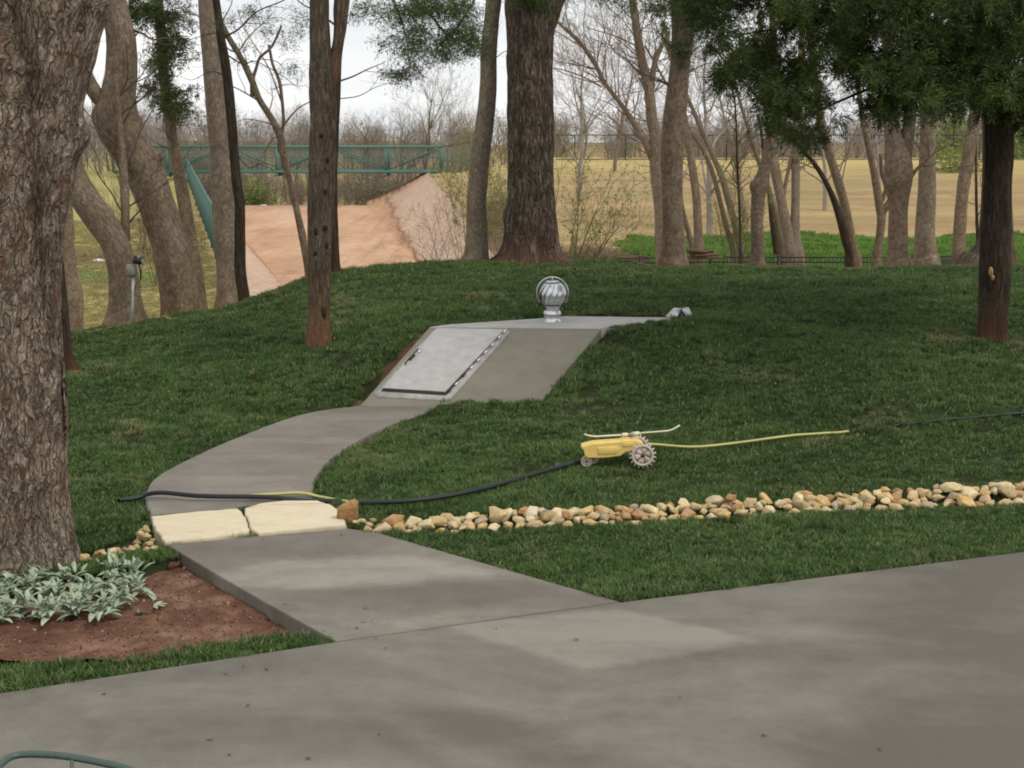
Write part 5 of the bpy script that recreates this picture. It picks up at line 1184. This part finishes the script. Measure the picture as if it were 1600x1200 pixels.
# ================================================================== rocks
def rockmesh(seed):
    rg = np.random.default_rng(seed); bm = bmesh.new(); k = 15
    k = 15; P = rg.normal(0, 1, (k, 3)); P /= np.linalg.norm(P, axis=1)[:, None]; P *= rg.uniform(.82, 1.1, (k, 1)); P *= np.array([1, rg.uniform(.6, .9), rg.uniform(.5, .75)])
    for p in P: bm.verts.new(p)
    r = bmesh.ops.convex_hull(bm, input=bm.verts); bmesh.ops.delete(bm, geom=[g for g in r['geom_interior'] if isinstance(g, bmesh.types.BMVert)], context='VERTS')
    bmesh.ops.bevel(bm, geom=list(bm.edges), offset=.06, segments=1, affect='EDGES', clamp_overlap=True)
    bmesh.ops.triangulate(bm, faces=bm.faces); bmesh.ops.subdivide_edges(bm, edges=bm.edges, cuts=1)
    co = np.array([v.co for v in bm.verts]); n = (fbm(co*2.2 + seed, 3) - .5)*.16
    for v, q in zip(bm.verts, n): v.co *= 1 + q
    me = bpy.data.meshes.new('rock'); bm.to_mesh(me); bm.free(); me.materials.append(ROCK)
    me.polygons.foreach_set('use_smooth', np.ones(len(me.polygons), bool)); return me
RM = [rockmesh(300 + k) for k in range(12)]
rr = np.random.default_rng(5)
RC = dict(cream=(.72, .58, .33), tan=(.6, .44, .225), golden=(.66, .45, .18), rusty=(.46, .26, .12), brownish=(.5, .38, .25), peach=(.66, .47, .24))
def rock(x, y, z, r, label, group, mesh=None, mat=None, name='rock', flat=1., col='tan'):
    o = bpy.data.objects.new(name, mesh or RM[int(rr.integers(0, 12))]); COL.objects.link(o); o.location = (x, y, z); o.scale = (r, r, r*flat); o.rotation_euler = (rr.normal(0, .25), rr.normal(0, .25), rr.uniform(0, 6.28))
    c_ = RC[col]; f_ = rr.uniform(.85, 1.12); o.color = (*[q*f_ for q in c_], 1); tag(o, label, 'rock', group); return o
placed = []
def strip(c0, c1, halfw, n, label, group, rmin, rmax, pile=0.):
    c0, c1 = np.array(c0), np.array(c1); cnt = 0; tries = 0; v = c1 - c0; L_ = np.linalg.norm(v); v /= L_; nrm = np.array([-v[1], v[0]])
    while cnt < n and tries < 6000:
        tries += 1; t = rr.uniform(0, L_); w = rr.uniform(-1, 1)*halfw; p = c0 + v*t + nrm*w; r = rmin + (rmax-rmin)*rr.beta(1.7, 2.4)
        if any((p[0]-q[0])**2 + (p[1]-q[1])**2 < ((r+q[2])*.57)**2 for q in placed[-400:]): continue
        if inpoly(np.array([p[0]]), np.array([p[1]]), lowp)[0] or inpoly(np.array([p[0]]), np.array([p[1]]), slab2 + slab1)[0]: continue
        placed.append((p[0], p[1], r)); col = str(rr.choice(['cream', 'tan', 'golden', 'rusty', 'brownish', 'peach'], p=[.27, .27, .16, .1, .08, .12])); lab = label
        if '%' in label: lab = label % ('large' if r > (rmin*.45+rmax*.55) else ('small' if r < (rmin*.78+rmax*.22) else 'medium'), col, 'front edge' if w*nrm[1] < -halfw*.33 else ('back edge' if w*nrm[1] > halfw*.33 else 'middle'))
        z = zt1(p[0], p[1], False) + r*.22 - .02 + pile*rr.random() - .03*(abs(w)/halfw); rock(p[0], p[1], z, r, lab, group, col=col); cnt += 1
segs = [((596, 821), (720, 812), .14, 26, 'right after the path'), ((700, 813), (830, 806.5), .2, 26, 'left of the broad yellowish rock'), ((830, 806.5), (960, 800), .23, 26, 'nearest below the sprinkler'), ((960, 800), (1080, 794), .24, 26, 'in front of the sprinkler wheels'),
        ((1080, 794), (1200, 788), .25, 26, 'around the tall golden rock'), ((1200, 788), (1320, 782), .26, 26, 'past the tall golden rock'), ((1320, 782), (1430, 776), .27, 26, 'a little before its right end'), ((1430, 776), (1530, 770.5), .27, 24, 'close to the right edge'), ((1530, 770.5), (1640, 764.5), .27, 24, 'at the very right edge'), ((1650, 764), (1920, 752), .27, 44, 'beyond the right edge')]
for a, b, hw, n, where in segs: strip(atZ(*a)[:2], atZ(*b)[:2], hw, int(n*1.2), '%s %s rock at the %s of the strip, ' + where, 'rocks lining the drainage strip', .045, .135, .05)
strip(atZ(112, 866)[:2], atZ(205, 850)[:2], .1, 12, 'tan rock in the short strip left of the slabs, beside the big trunk', 'rocks left of the slabs', .04, .085)
for k, (px, py, r, z) in enumerate(((214, 843, .06, .0), (222, 836, .065, .02), (232, 846, .05, .02), (212, 852, .05, 0), (224, 826, .055, .09), (228, 833, .05, .08), (229, 822, .045, .12), (238, 842, .04, .03), (205, 856, .05, 0), (219, 830, .045, .1), (240, 853, .045, .0), (229, 856, .04, .0))):
    q = atZ(px, py, z); rock(q[0], q[1], z - .02, r, 'small angular cream rock in the little heap against the left slab', 'rock heap against the left slab')
# the distinctive ones
for px, py, r, lb, fl_ in ((547, 803, .12, 'large orange-brown boulder at the right corner of the stone slabs', 1.25), ):
    q = atZ(px, py + 8, 0); o = rock(q[0], q[1], .06, r, lb, None, RM[10].copy(), None, 'boulder', fl_); o.data.materials.clear(); o.data.materials.append(OROCK); o.rotation_euler = (0, 0, .6)
for px, py, r, lb in ((1142, 776, .095, 'rounded golden-orange rock standing highest in the rock strip'), (832, 798, .105, 'broad yellowish rock on top of the strip right of the path'), ):
    q = atZ(px, py + 8, 0); o = rock(q[0], q[1], .03, r, lb, None, RM[9].copy(), None, 'rock'); o.data.materials.clear(); o.data.materials.append(OROCK if px > 1000 else SAND)
for px, py, r in ((565, 817, .05), (576, 822, .045), (573, 829, .05), (556, 819, .04), (583, 815, .035)):
    q = atZ(px, py, 0); rock(q[0], q[1], .015, r, 'small cream stone between the orange boulder and the rock strip', 'stones beside the orange boulder')
# clods in the bed
for px, py, r in ((270, 888, .06), (282, 884, .045), (262, 880, .04)):
    q = atZ(px, py, -.1); o = rock(q[0], q[1], -.08, r, 'reddish dirt clod at the top corner of the planting bed', 'dirt clods in the bed', RM[2].copy(), None, 'dirt_clod'); o.data.materials.clear(); o.data.materials.append(SOIL)
# wood pile behind the crest
wp = atY(1086, 414, 31)
pl = thing('log_pile', 'small weathered pile of split wood at the foot of the mottled trunk', 'log pile', wp)
rg = np.random.default_rng(4)
for k in range(9):
    a = wp + np.array([rg.uniform(-.28, .05), rg.uniform(-.2, .2), .16 - .055*k*0 + .055*(k % 4)]); m = MB(); V, F, U = tubemesh([a, a + (rg.uniform(.3, .55), rg.uniform(-.15, .15), rg.uniform(-.03, .03))], rg.uniform(.022, .04), 7); m.add(V, [F, list(range(7))[::-1]], U); m.build('log', BK['grey'], pl)

# ================================================================== lamb's ear plants
LE = M_('lambs_ear_leaf'); u_ = LE.coord('UV'); o_ = LE.coord('Object')
_c = LE.ramp(LE.noise(o_, 14., 3, .6), [(.3, (.24, .3, .2)), (.5, (.35, .42, .29)), (.72, (.5, .55, .4))]); us = LE.sep(u_)
_c = LE.mix(LE.rng(LE.math('ABSOLUTE', LE.math('SUBTRACT', us[0], .5)), .05, .0, 0, .6), _c, (.5, .56, .42)); _c = LE.mix(LE.rng(us[1], 1.55, 1.6), _c, (.48, .46, .2))
LE = LE.fin(_c, .9, LE.bump(LE.noise(o_, 160., 2), .4, .003), 0, .1)
def leafblade(base, az, elev, L_, w, curl, yellow=0):
    n = 8; P = []; d = elev; p = np.array(base, float); h = np.array([math.cos(az), math.sin(az), 0]); pr = np.array([-math.sin(az), math.cos(az), 0]); V = []; U = []
    for i in range(n+1):
        t = i/n; ww = w*(math.sin(math.pi*min(1, t**.75*.97+.03))**.8)*.5; up = np.cross(h*math.cos(d)+np.array([0, 0, math.sin(d)]), pr)
        for s, q in ((-1, .3), (0, 0), (1, .3)): V.append(p + pr*ww*s - up*ww*q*(-1)); U.append((.5+.5*s, t*.5 + yellow))
        p = p + (h*math.cos(d) + np.array([0, 0, math.sin(d)]))*L_/n; d -= curl/n
    F = []
    for i in range(n):
        a = i*3; F += [[a, a+1, a+4, a+3], [a+1, a+2, a+5, a+4]]
    return V, np.array(F), U
rg = np.random.default_rng(12)
for k, (px, py) in enumerate(((130, 948), (-20, 925), (-45, 968), (5, 972), (-10, 945), (35, 958), (45, 930), (75, 968), (88, 940), (110, 915), (120, 962), (140, 935), (160, 965), (172, 925), (190, 950), (212, 930), (205, 905), (180, 902), (60, 918), (20, 930))):
    q = atZ(px, py, -.1); m = MB(); nl = 34 if px < 190 else 26
    for j in range(nl):
        f = j/nl; az = rg.uniform(0, 6.283); el = 1.35 - f*1.25 + rg.normal(0, .15); L_ = (.075 + .075*f)*rg.uniform(.75, 1.25); V, F, U = leafblade(q + (rg.normal(0, .035), rg.normal(0, .035), .02+.09*(1-f)), az, el, L_, L_*.34, rg.uniform(.5, 1.5), 1.1 if (f > .75 and rg.random() < .35) else 0); m.add(V, F, U)
    m.add(*[x for x in (lambda t: (t[0], t[1], t[2]))(tubemesh([q, q + (0, 0, .1)], .012, 6))])
    o = m.build('lambs_ear', LE, None, True, loc=q); o.modifiers.new('thick', 'SOLIDIFY').thickness = .0015
    tag(o, "silvery lamb's ear plant in the %s, %s" % ('back row' if py < 918 else ('middle row' if py < 948 else 'front row'), 'at the left edge of the view' if px < 15 else ('below the massive trunk' if px < 120 else 'towards the bare soil')), 'plant', "lamb's ear plants in the bed")
q = atZ(240, 950, -.1); m = MB()
for j in range(5): V, F, U = leafblade(q, .4 + rg.normal(0, .9), .5, .1, .035, .6); m.add(V, F, U)
o = m.build('lambs_ear', LE, None, True, loc=q); tag(o, "tiny lamb's ear seedling apart on the bare soil, right of the patch", 'plant')

# ================================================================== footbridge
BY = 85.5
bl, br_ = atY(-60, 271, BY), atY(727, 271, BY); zb_, zt_ = atY(500, 270, BY)[2], atY(500, 229.5, BY)[2]
fb_ = thing('footbridge', 'teal steel truss footbridge with mesh sides crossing above the spillway', 'footbridge', (atY(470, 270, BY)[0], BY, zb_))
xs0, xs1 = atY(176, 250, BY)[0], atY(669, 250, BY)[0]; npan = 6; xs = np.linspace(atY(176, 250, BY)[0], atY(688, 250, BY)[0], npan + 1)
xe = atY(727, 250, BY)[0]
for side, yy in (('near', BY), ('far', BY + 2.2)):
    m = MB()
    for z, th in ((zb_ + .06, .16), (zt_, .13)): m.box(((xs[0]+xs[-1])/2, yy, z), (xs[-1]-xs[0], .1, th))
    m.build('chord', TEAL, fb_)
    for x in xs: m = MB(); m.box((x, yy + .003, (zb_+zt_)/2), (.13, .09, zt_-zb_-.14)); m.build('post', TEAL, fb_)
    for i in range(npan):
        a, b = (xs[i], xs[i+1]) if i % 2 else (xs[i+1], xs[i]); m = MB(); m.tube([(a, yy, zb_+.12), (b, yy, zt_-.05)], .045, 6); m.build('brace', TEAL, fb_)
    m = MB(); n = int((xs[-1]-xs[0])/.075)
    for x in np.linspace(xs[0]+.05, xs[-1]-.05, n): m.box((x, yy+.06, (zb_+zt_)/2), (.014, .012, zt_-zb_-.1))
    m.box(((xs[0]+xs[-1])/2, yy+.072, (zb_+zt_)/2 + .1), (xs[-1]-xs[0], .012, .03)); m.build('mesh_panel', TEALM, fb_)
m = MB(); m.box(((xs[0]+xs[-1])/2, BY+1.1, zb_+.04), (xs[-1]-xs[0], 2.05, .1)); m.build('deck', simple('dark_deck_boards', (.08, .085, .07), .8), fb_)
for x in xs[1:-1]: m = MB(); m.box((x, BY+1.1, zb_-.13), (.14, 2.5, .17)); m.build('floor_beam', TEAL, fb_)
# mesh approach fence at the right end of the bridge
af = thing('approach_fence', 'see-through teal mesh fence continuing from the right end of the footbridge', 'fence', (xs[-1]+.7, BY, zb_)); m = MB()
for x in np.arange(xs[-1]+.1, xe+.9, .08): m.box((x, BY-.1, (zb_+zt_)/2), (.02, .012, zt_-zb_-.15))
m.build('mesh_panel', TEALM, af)
for x in (xs[-1]+.75, xe+.6): m = MB(); m.tube([(x, BY-.09, zb_-.3), (x, BY-.09, zt_)], .03, 6); m.build('post', TEAL, af, True)
# green slatted chain-link fence down the left spillway wall
gf = thing('spillway_fence', 'green slatted chain-link fence running down beside the left spillway wall', 'fence', TL50)
ys = np.linspace(85, 44, 15); top = []
tb85, tb50 = atY(288, 262, 85)[2], atY(342, 330, 50)[2]
m = MB(); mr = MB()
for i, y in enumerate(ys):
    xl, _, _, _, zl, _, _ = [float(np.atleast_1d(q)[0]) for q in chx(np.array([y]))]; h = 1.25 + .5*(85-y)/35; xl -= .12
    mp_ = MB(); mp_.tube([(xl, y, zl-.4), (xl, y, zl+h+.05)], .05, 8); mp_.build('post', TEAL, gf, True)
    if i:
        for t in np.linspace(0, 1, 30)[1:]:
            p = prev + (np.array([xl, y, zl, h]) - prev)*t; m.box((p[0], p[1], p[2]+p[3]/2), (.01, .034, p[3]-.06), M=None)
        mr.tube([prev[:3] + (0, 0, prev[3]), (xl, y, zl+h)], .03, 6)
    prev = np.array([xl, y, zl, h])
m.build('slat_panel', TEALM, gf); mr.build('top_rail', TEAL, gf, True)
# black chain-link fence along the top of the dry bank
cf = thing('chain_link_fence', 'long black chain-link fence along the top of the dry grass bank', 'fence', atY(1200, 248, 91.5))
FY = 91.2; fx0 = atY(868, 248, FY)[0]; fx1 = atY(1760, 248, FY)[0]; zf0, zf1 = atY(1100, 250, FY)[2], atY(1100, 211, FY)[2]
for px in list(np.arange(898, 1760, 79)):
    x = atY(px, 248, FY)[0]; m = MB(); m.tube([(x, FY, zf0-.3), (x, FY, zf1)], .045 if int((px-898)/79) % 2 else .03, 6); m.build('post', BLK, cf, True)
m = MB(); m.tube([(fx0, FY, zf1), (fx1, FY, zf1)], .028, 6); m.build('rail', BLK, cf, True)
m = MB(); m.tube([(fx0, FY, zf0+.05), (fx1, FY, zf0+.05)], .03, 6); m.build('rail', BLK, cf, True)
m = MB(); H = zf1-zf0; 
for x in np.arange(fx0, fx1, .17):
    for s in (1, -1):
        a = np.array([x, FY, zf0]); b = np.array([x+s*H, FY, zf1]); w = .0045
        m.add([a-(w, 0, 0), a+(w, 0, 0), b+(w, 0, 0), b-(w, 0, 0), a+(0, .008, 0), b+(0, .008, 0)], np.array([[0,1,2,3],[1,4,5,2],[4,0,3,5]]))
m.build('wire_mesh', simple('dark_chain_link', (.08, .08, .075), .6, .2), cf)
# low black iron fence beyond the lawn
iF = thing('iron_fence', 'low black iron picket fence just beyond the right lawn crest', 'fence', atY(1300, 402, 42)); Yi = 42.
pts = [(885, 403.5, 42), (1000, 403.5, 42), (1112, 402, 42), (1217, 402, 42), (1322, 402, 42), (1427, 402, 42.5), (1500, 399, 46), (1560, 394, 50)]
prev = None; m = MB(); mr = MB(); npk = 0
for p in pts:
    q = atY(*p); g = zt1(q[0], q[1], False)
    mp_ = MB(); mp_.box((q[0], q[1], (q[2]+g)/2), (.085, .085, q[2]-g+.14)); mp_.build('post', BLK, iF)
    if prev is not None:
        dv = q - prev[0]; L_ = np.hypot(dv[0], dv[1]); 
        for t in np.arange(.12, L_, .115): c = prev[0] + dv*t/L_; gg = prev[1] + (g-prev[1])*t/L_; m.box((c[0], c[1], (c[2]+gg)/2), (.02, .02, c[2]-gg))
        for hh in (0., -.14): mr.tube([prev[0] + (0, 0, hh), q + (0, 0, hh)], .022, 6)
    prev = (q, g)
m.build('picket_panel', BLK, iF); mr.build('rail', BLK, iF)

# ================================================================== metal chair in the bottom-left corner
cz_ = .92
def CH(px, py, z=cz_): return atZ(px, py, z)
cb = CH(60, 1260); ch = thing('metal_chair', 'green tubular metal patio chair, only its rounded top rail showing at the bottom-left corner', 'chair', (cb[0], cb[1], 0))
a, b, c, d, e, f = CH(-8, 1212), CH(6, 1190), CH(30, 1179.5), CH(85, 1180), CH(150, 1190), CH(215, 1208)
P = crom(np.array([a + (0, -.12, -.35), a + (0, -.03, -.1), a, b, c, d, e, f, f + (.05, -.05, -.05), f + (.06, -.08, -.4)]), 8)
m = MB(); m.tube(P, .0135, 12); m.build('back_frame', CHAIRM, ch, True)
for q, r_ in ((CH(112, 1187), .007),): m = MB(); m.tube([q, q + (0, -.05, -.42)], r_, 8); m.build('spindle', CHAIRM, ch, True)
p0, p1 = a + (0, -.12, -.35), f + (.06, -.08, -.4); p0[2] = p1[2] = .47
m = MB(); m.tube([p0, p1, p1 + (0, -.42, 0), p0 + (0, -.42, 0), p0], .013, 8); m.build('seat_frame', CHAIRM, ch, True)
m = MB(); m.box((p0 + p1)/2 + (0, -.21, .0), (abs(p1[0]-p0[0])-.02, .4, .012)); m.build('seat', CHAIRM, ch)
for q in (p0, p1, p1 + (0, -.42, 0), p0 + (0, -.42, 0)): m = MB(); m.tube([q, (q[0], q[1], .005)], .013, 8); m.build('leg', CHAIRM, ch, True)

# ================================================================== litter, leaves
rg = np.random.default_rng(21); LFM = simple('dry_leaf', (.12, .075, .04), .8, 0, .4, 30)
DL = []
for k in range(4):
    V, F, U = leafblade((0, 0, .004), 0, .25, .05, .028, rg.uniform(.4, 1.2)); o = mk('dead_leaf', V, F, LFM); COL.objects.unlink(o); DL.append(o.data)
def dead(px, py, s=1., lb='small brown dead leaf lying on the concrete'):
    q = atZ(px, py, .003); o = bpy.data.objects.new('dead_leaf', DL[int(rg.integers(0, 4))]); COL.objects.link(o); o.location = tuple(q); o.rotation_euler = (0, 0, rg.uniform(0, 6.28)); o.scale = (s, s, s); tag(o, lb, 'leaf', 'dead leaves on the concrete')
for px, py in ((165, 1085), (325, 1156), (390, 1101), (480, 1187), (415, 1047), (590, 1147), (605, 1012), (568, 951), (588, 997), (560, 982), (775, 983), (904, 1000), (357, 1181), (382, 1040), (410, 843), (535, 835), (460, 762), (395, 715), (1060, 1090), (1190, 1150), (1370, 1170), (864, 1154), (1503, 925), (355, 1052), (700, 945)): dead(px, py, rg.uniform(.35, .75))
for px, py, lb in ((564, 972, 'dry twig on the path beside the grass corner'), (504, 985, 'dry twig at the corner of the path and grass'), (322, 1156, 'short dark twig on the driveway'), (442, 944, 'curled dry twig near the left edge of the path')):
    q = atZ(px, py, .004); brs = []; grow(brs, q, (1, .3*rg.normal(), 0.02), .07, .0025, 1, rg, dict(kids=(0, 3), up=0, wig=.2, rmin=.0015)); o = branch_mesh('twig', brs, TW['brown'], loc=q); tag(o, lb, 'twig')
def lit(px, py, Y, s, lb):
    q = hit(px, py) if Y is None else atY(px, py, Y); o = bpy.data.objects.new('pale_stone', RM[1].copy()); COL.objects.link(o); o.data.materials.clear(); o.data.materials.append(WHITE); o.location = tuple(q); o.scale = (s, s*.6, s*.4); tag(o, lb, 'stone')
lit(400, 455, None, .11, 'white stone at the foot of the left spillway wall'); lit(413, 321, 84.5, .3, 'white lump on the spillway lip under the footbridge'); lit(156, 408, None, .35, 'white litter on the left turf behind the leaning trees'); lit(320, 452, None, .16, 'pale stones on the dry slope beside the fence')

# soil crumbs, chips and straw bits on the bed
src = []
for k, c in enumerate(((.09, .045, .028), (.2, .11, .07), (.42, .32, .22))):
    o = bpy.data.objects.new('soil_crumb', RM[k*3].copy()); o.data.materials.clear(); o.data.materials.append(simple('crumb_%s' % 'abc'[k], c, .95)); src.append(o)
X = rg.uniform(-5.2, -1.1, 9000); Y = rg.uniform(8.2, 12, 9000); k = inpoly(X, Y, bed); X, Y = X[k], Y[k]; n = len(X)
Zb = -.105 + (fbm(np.c_[X, Y, 0*X]*2.2, 3)-.5)*.07 + (fbm(np.c_[X, Y, 0*X]*12, 3)-.5)*.045
tag(scatter('soil_crumbs', np.c_[X, Y, Zb + .003], rg.uniform(0, 3, (n, 3)), .004 + .022*rg.beta(1.1, 6, n), rg.choice(3, n, p=[.5, .42, .08]), src), 'red-brown soil crumbs and pale chips strewn over the planting bed', 'soil', kind='stuff')
for px, py in ((1263, 746), (1275, 655), (703, 688), (1205, 560), (905, 455), (898, 434), (1032, 466), (1000, 424), (140, 742), (357, 625), (1180, 720), (1480, 560), (1510, 480), (860, 610), (640, 740), (1420, 590), (1340, 690), (300, 560), (430, 600), (740, 455)):
    q = hit(px, py); o = bpy.data.objects.new('dead_leaf', DL[int(rg.integers(0, 4))]); COL.objects.link(o); o.location = (q[0], q[1], q[2] + .045); o.rotation_euler = (rg.normal(0, .4), rg.normal(0, .4), rg.uniform(0, 6.28)); s_ = rg.uniform(.6, 1.1); o.scale = (s_, s_, s_)
    tag(o, 'small dead leaf lying on top of the lawn grass', 'leaf', 'dead leaves on the lawn')
# ================================================================== grass
def tuft(k, nb, hmin, hmax, w, spread, mat, droop=.9):
    rg = np.random.default_rng(800 + k); V = []; F3 = []; F4 = []; U = []; c = 0
    for j in range(nb):
        az = rg.uniform(0, 6.283); r = spread*math.sqrt(rg.random()); x, y = r*math.cos(az), r*math.sin(az); h = rg.uniform(hmin, hmax); la = rg.uniform(0, 6.283); lean = rg.uniform(.1, droop); ww = w*rg.uniform(.7, 1.3); wa = la + 1.57 + rg.normal(0, .4)
        dx, dy = math.cos(la), math.sin(la); sx, sy = math.cos(wa)*ww/2, math.sin(wa)*ww/2; uu = rg.random()
        for t, wf in ((0, .8), (.5, 1.), (1., 0)):
            o = lean*h*t*t; p = (x+dx*o, y+dy*o, h*t*(1 - .25*lean*t))
            if wf: V += [(p[0]-sx*wf, p[1]-sy*wf, p[2]), (p[0]+sx*wf, p[1]+sy*wf, p[2])]; U += [(uu, t)]*2
            else: V.append(p); U.append((uu, t))
        F4.append([c, c+1, c+3, c+2]); F3.append([c+2, c+3, c+4]); c += 5
    o = mk('grass_tuft', V, [np.array(F4), np.array(F3)], mat, uv=U); COL.objects.unlink(o); return o
TL = [tuft(k, 34, .028, .062, .0055, .055, GR) for k in range(5)] + [tuft(7, 30, .05, .085, .0055, .05, GR), tuft(8, 26, .015, .04, .006, .06, GR)]
rg = np.random.default_rng(77)
def lawn_pts():
    out = []
    for (y0, y1, dens) in ((7.6, 11, 520), (11, 14, 430), (14, 18, 330), (18, 26.2, 240)):
        xw = .40*y1 + 1.7; n = int((y1-y0)*2*xw*dens); X = rg.uniform(-xw, xw, n); Y = rg.uniform(y0, y1, n); out.append(np.c_[X, Y])
    P = np.vstack(out); X, Y = P.T; cy = crestY(X); k = Y < cy + np.where(X > 2, .05, .5) + .15*np.sin(X*1.7)
    def off(poly, m):                                  # shrink a polygon a little so blades lean over its edge
        p = ccw(poly); c = p.mean(0); n = len(p); e = np.roll(p, -1, 0) - np.roll(p, 1, 0); nrm = np.c_[e[:, 1], -e[:, 0]]; nrm /= np.linalg.norm(nrm, axis=1)[:, None]+1e-9; return p + nrm*m
    for poly, mm in ((drv, .012), (lowp, .012), (upp, .012), (slab1, .02), (slab2, .02), (slab3, .0), (bed, 0.), ([q[:2] for q in SH_TOP], .015), ([q[:2] for q in (A_ + (-.06, -.03, 0), B_, C_, D_ + (-.06, 0, 0))], .035)): k &= ~inpoly(X, Y, off(poly, mm))
    sw = swdist(X, Y); hw = np.interp(X, [-3.2, -1.1, -.5, 0, 6], [.12, .1, .12, .2, .25]); k &= ~((sw < hw*.95 + (vn(np.c_[X*5, Y*5, 0*X])-.5)*.08) & ((X > atZ(590, 820)[0]) | (X < atZ(243, 830)[0])))
    k &= np.hypot(X - atY(0, 900, 10.35)[0], Y - 10.35) > .56
    k &= fbm(np.c_[X*2.2, Y*2.2, 0*X+3], 3)  > .2      # thin bare spots
    k &= ~((polydist(X, Y, [A_, D_, D_ + (-.02, .1, 0)]) < .06 + .03*np.sin(Y*9)) & (X < D_[0] + .1))
    for (px, py, r) in ((822, 735, .2), (575, 775, .13), (545, 575, .2), (838, 688, .12), (585, 770, .08), (1550, 531, .2), (498, 538, .17)):
        q = hit(px, py, False); k &= ~((np.hypot((X-q[0]), (Y-q[1])/1.6) < r) & (rg.random(len(X)) < .75))
    return P[k]
P = lawn_pts(); X, Y = P.T; Z = zt(X, Y) - .004
mstrip = (Y < 10.9) & (X < 0); n = len(X)
sw = swdist(X, Y); Z -= .05*np.exp(-(sw/.3)**2)
pick = rg.integers(0, 5, n); q = fbm(np.c_[X*1.3, Y*1.3, 0*X], 3); pick = np.where((q > .6) & (rg.random(n) < .5), 5, pick); pick = np.where((q < .38) & (rg.random(n) < .6), 6, pick)
sc = rg.uniform(.65, 1.15, n) * np.interp(Y, [9, 14, 25], [1., 1.05, 1.35]) * (.8 + .4*q)
# sod seams: slightly sunken lines between the turf rolls
seam = np.minimum(np.abs(((Y - .25*X + .15*np.sin(X*.9)) % .62) - .31), 1) ; ms_ = (seam < .03) & (Y > 12.5); sc = np.where(ms_, sc*.6, sc); Z = np.where(ms_, Z - .012, Z)
tl = np.c_[rg.normal(0, .12, n), rg.normal(0, .12, n), rg.uniform(0, 6.28, n)]
g_ = scatter('lawn_grass', np.c_[X, Y, Z], tl, sc, pick, TL); tag(g_, 'dark green fresh sod covering the mound and path edges', 'grass', kind='stuff'); print('TUFTS', n)
# bright green strip and dry turf beyond
TB = [tuft(20 + k, 40, .1, .2, .02, .22, GB) for k in range(3)]
X = rg.uniform(3.2, 24, 9000); Y = rg.uniform(44, 59, 9000); k = (np.abs(Y - 51.5 - .8*np.sin(X*.7)) < 6.0 + 1.2*(vn(np.c_[X, Y*.6, 0*X])-.5)) & (X > 3.9 + 1.2*vn(np.c_[Y*.5, X*0, X*0])); X, Y = X[k], Y[k]; n = len(X)
g_ = scatter('bright_grass', np.c_[X, Y, zt(X, Y)], np.c_[0*X, 0*X, rg.uniform(0, 6.28, n)], rg.uniform(.7, 1.2, n), rg.integers(0, 3, n), TB); tag(g_, 'bright green unmown grass strip at the foot of the dry bank', 'grass', kind='stuff')
TD = [tuft(30 + k, 30, .03, .08, .014, .16, GD, 1.3) for k in range(3)]
X = rg.uniform(-24, -8, 22000); Y = rg.uniform(30, 62, 22000); k = (X < chx(Y)[0] - .3); X, Y = X[k], Y[k]; n = len(X)
g_ = scatter('dry_turf', np.c_[X, Y, zt(X, Y)], np.c_[0*X, 0*X, rg.uniform(0, 6.28, n)], rg.uniform(.7, 1.2, n), rg.integers(0, 3, n), TD); tag(g_, 'yellowish dormant turf below the left lawn edge', 'grass', kind='stuff')
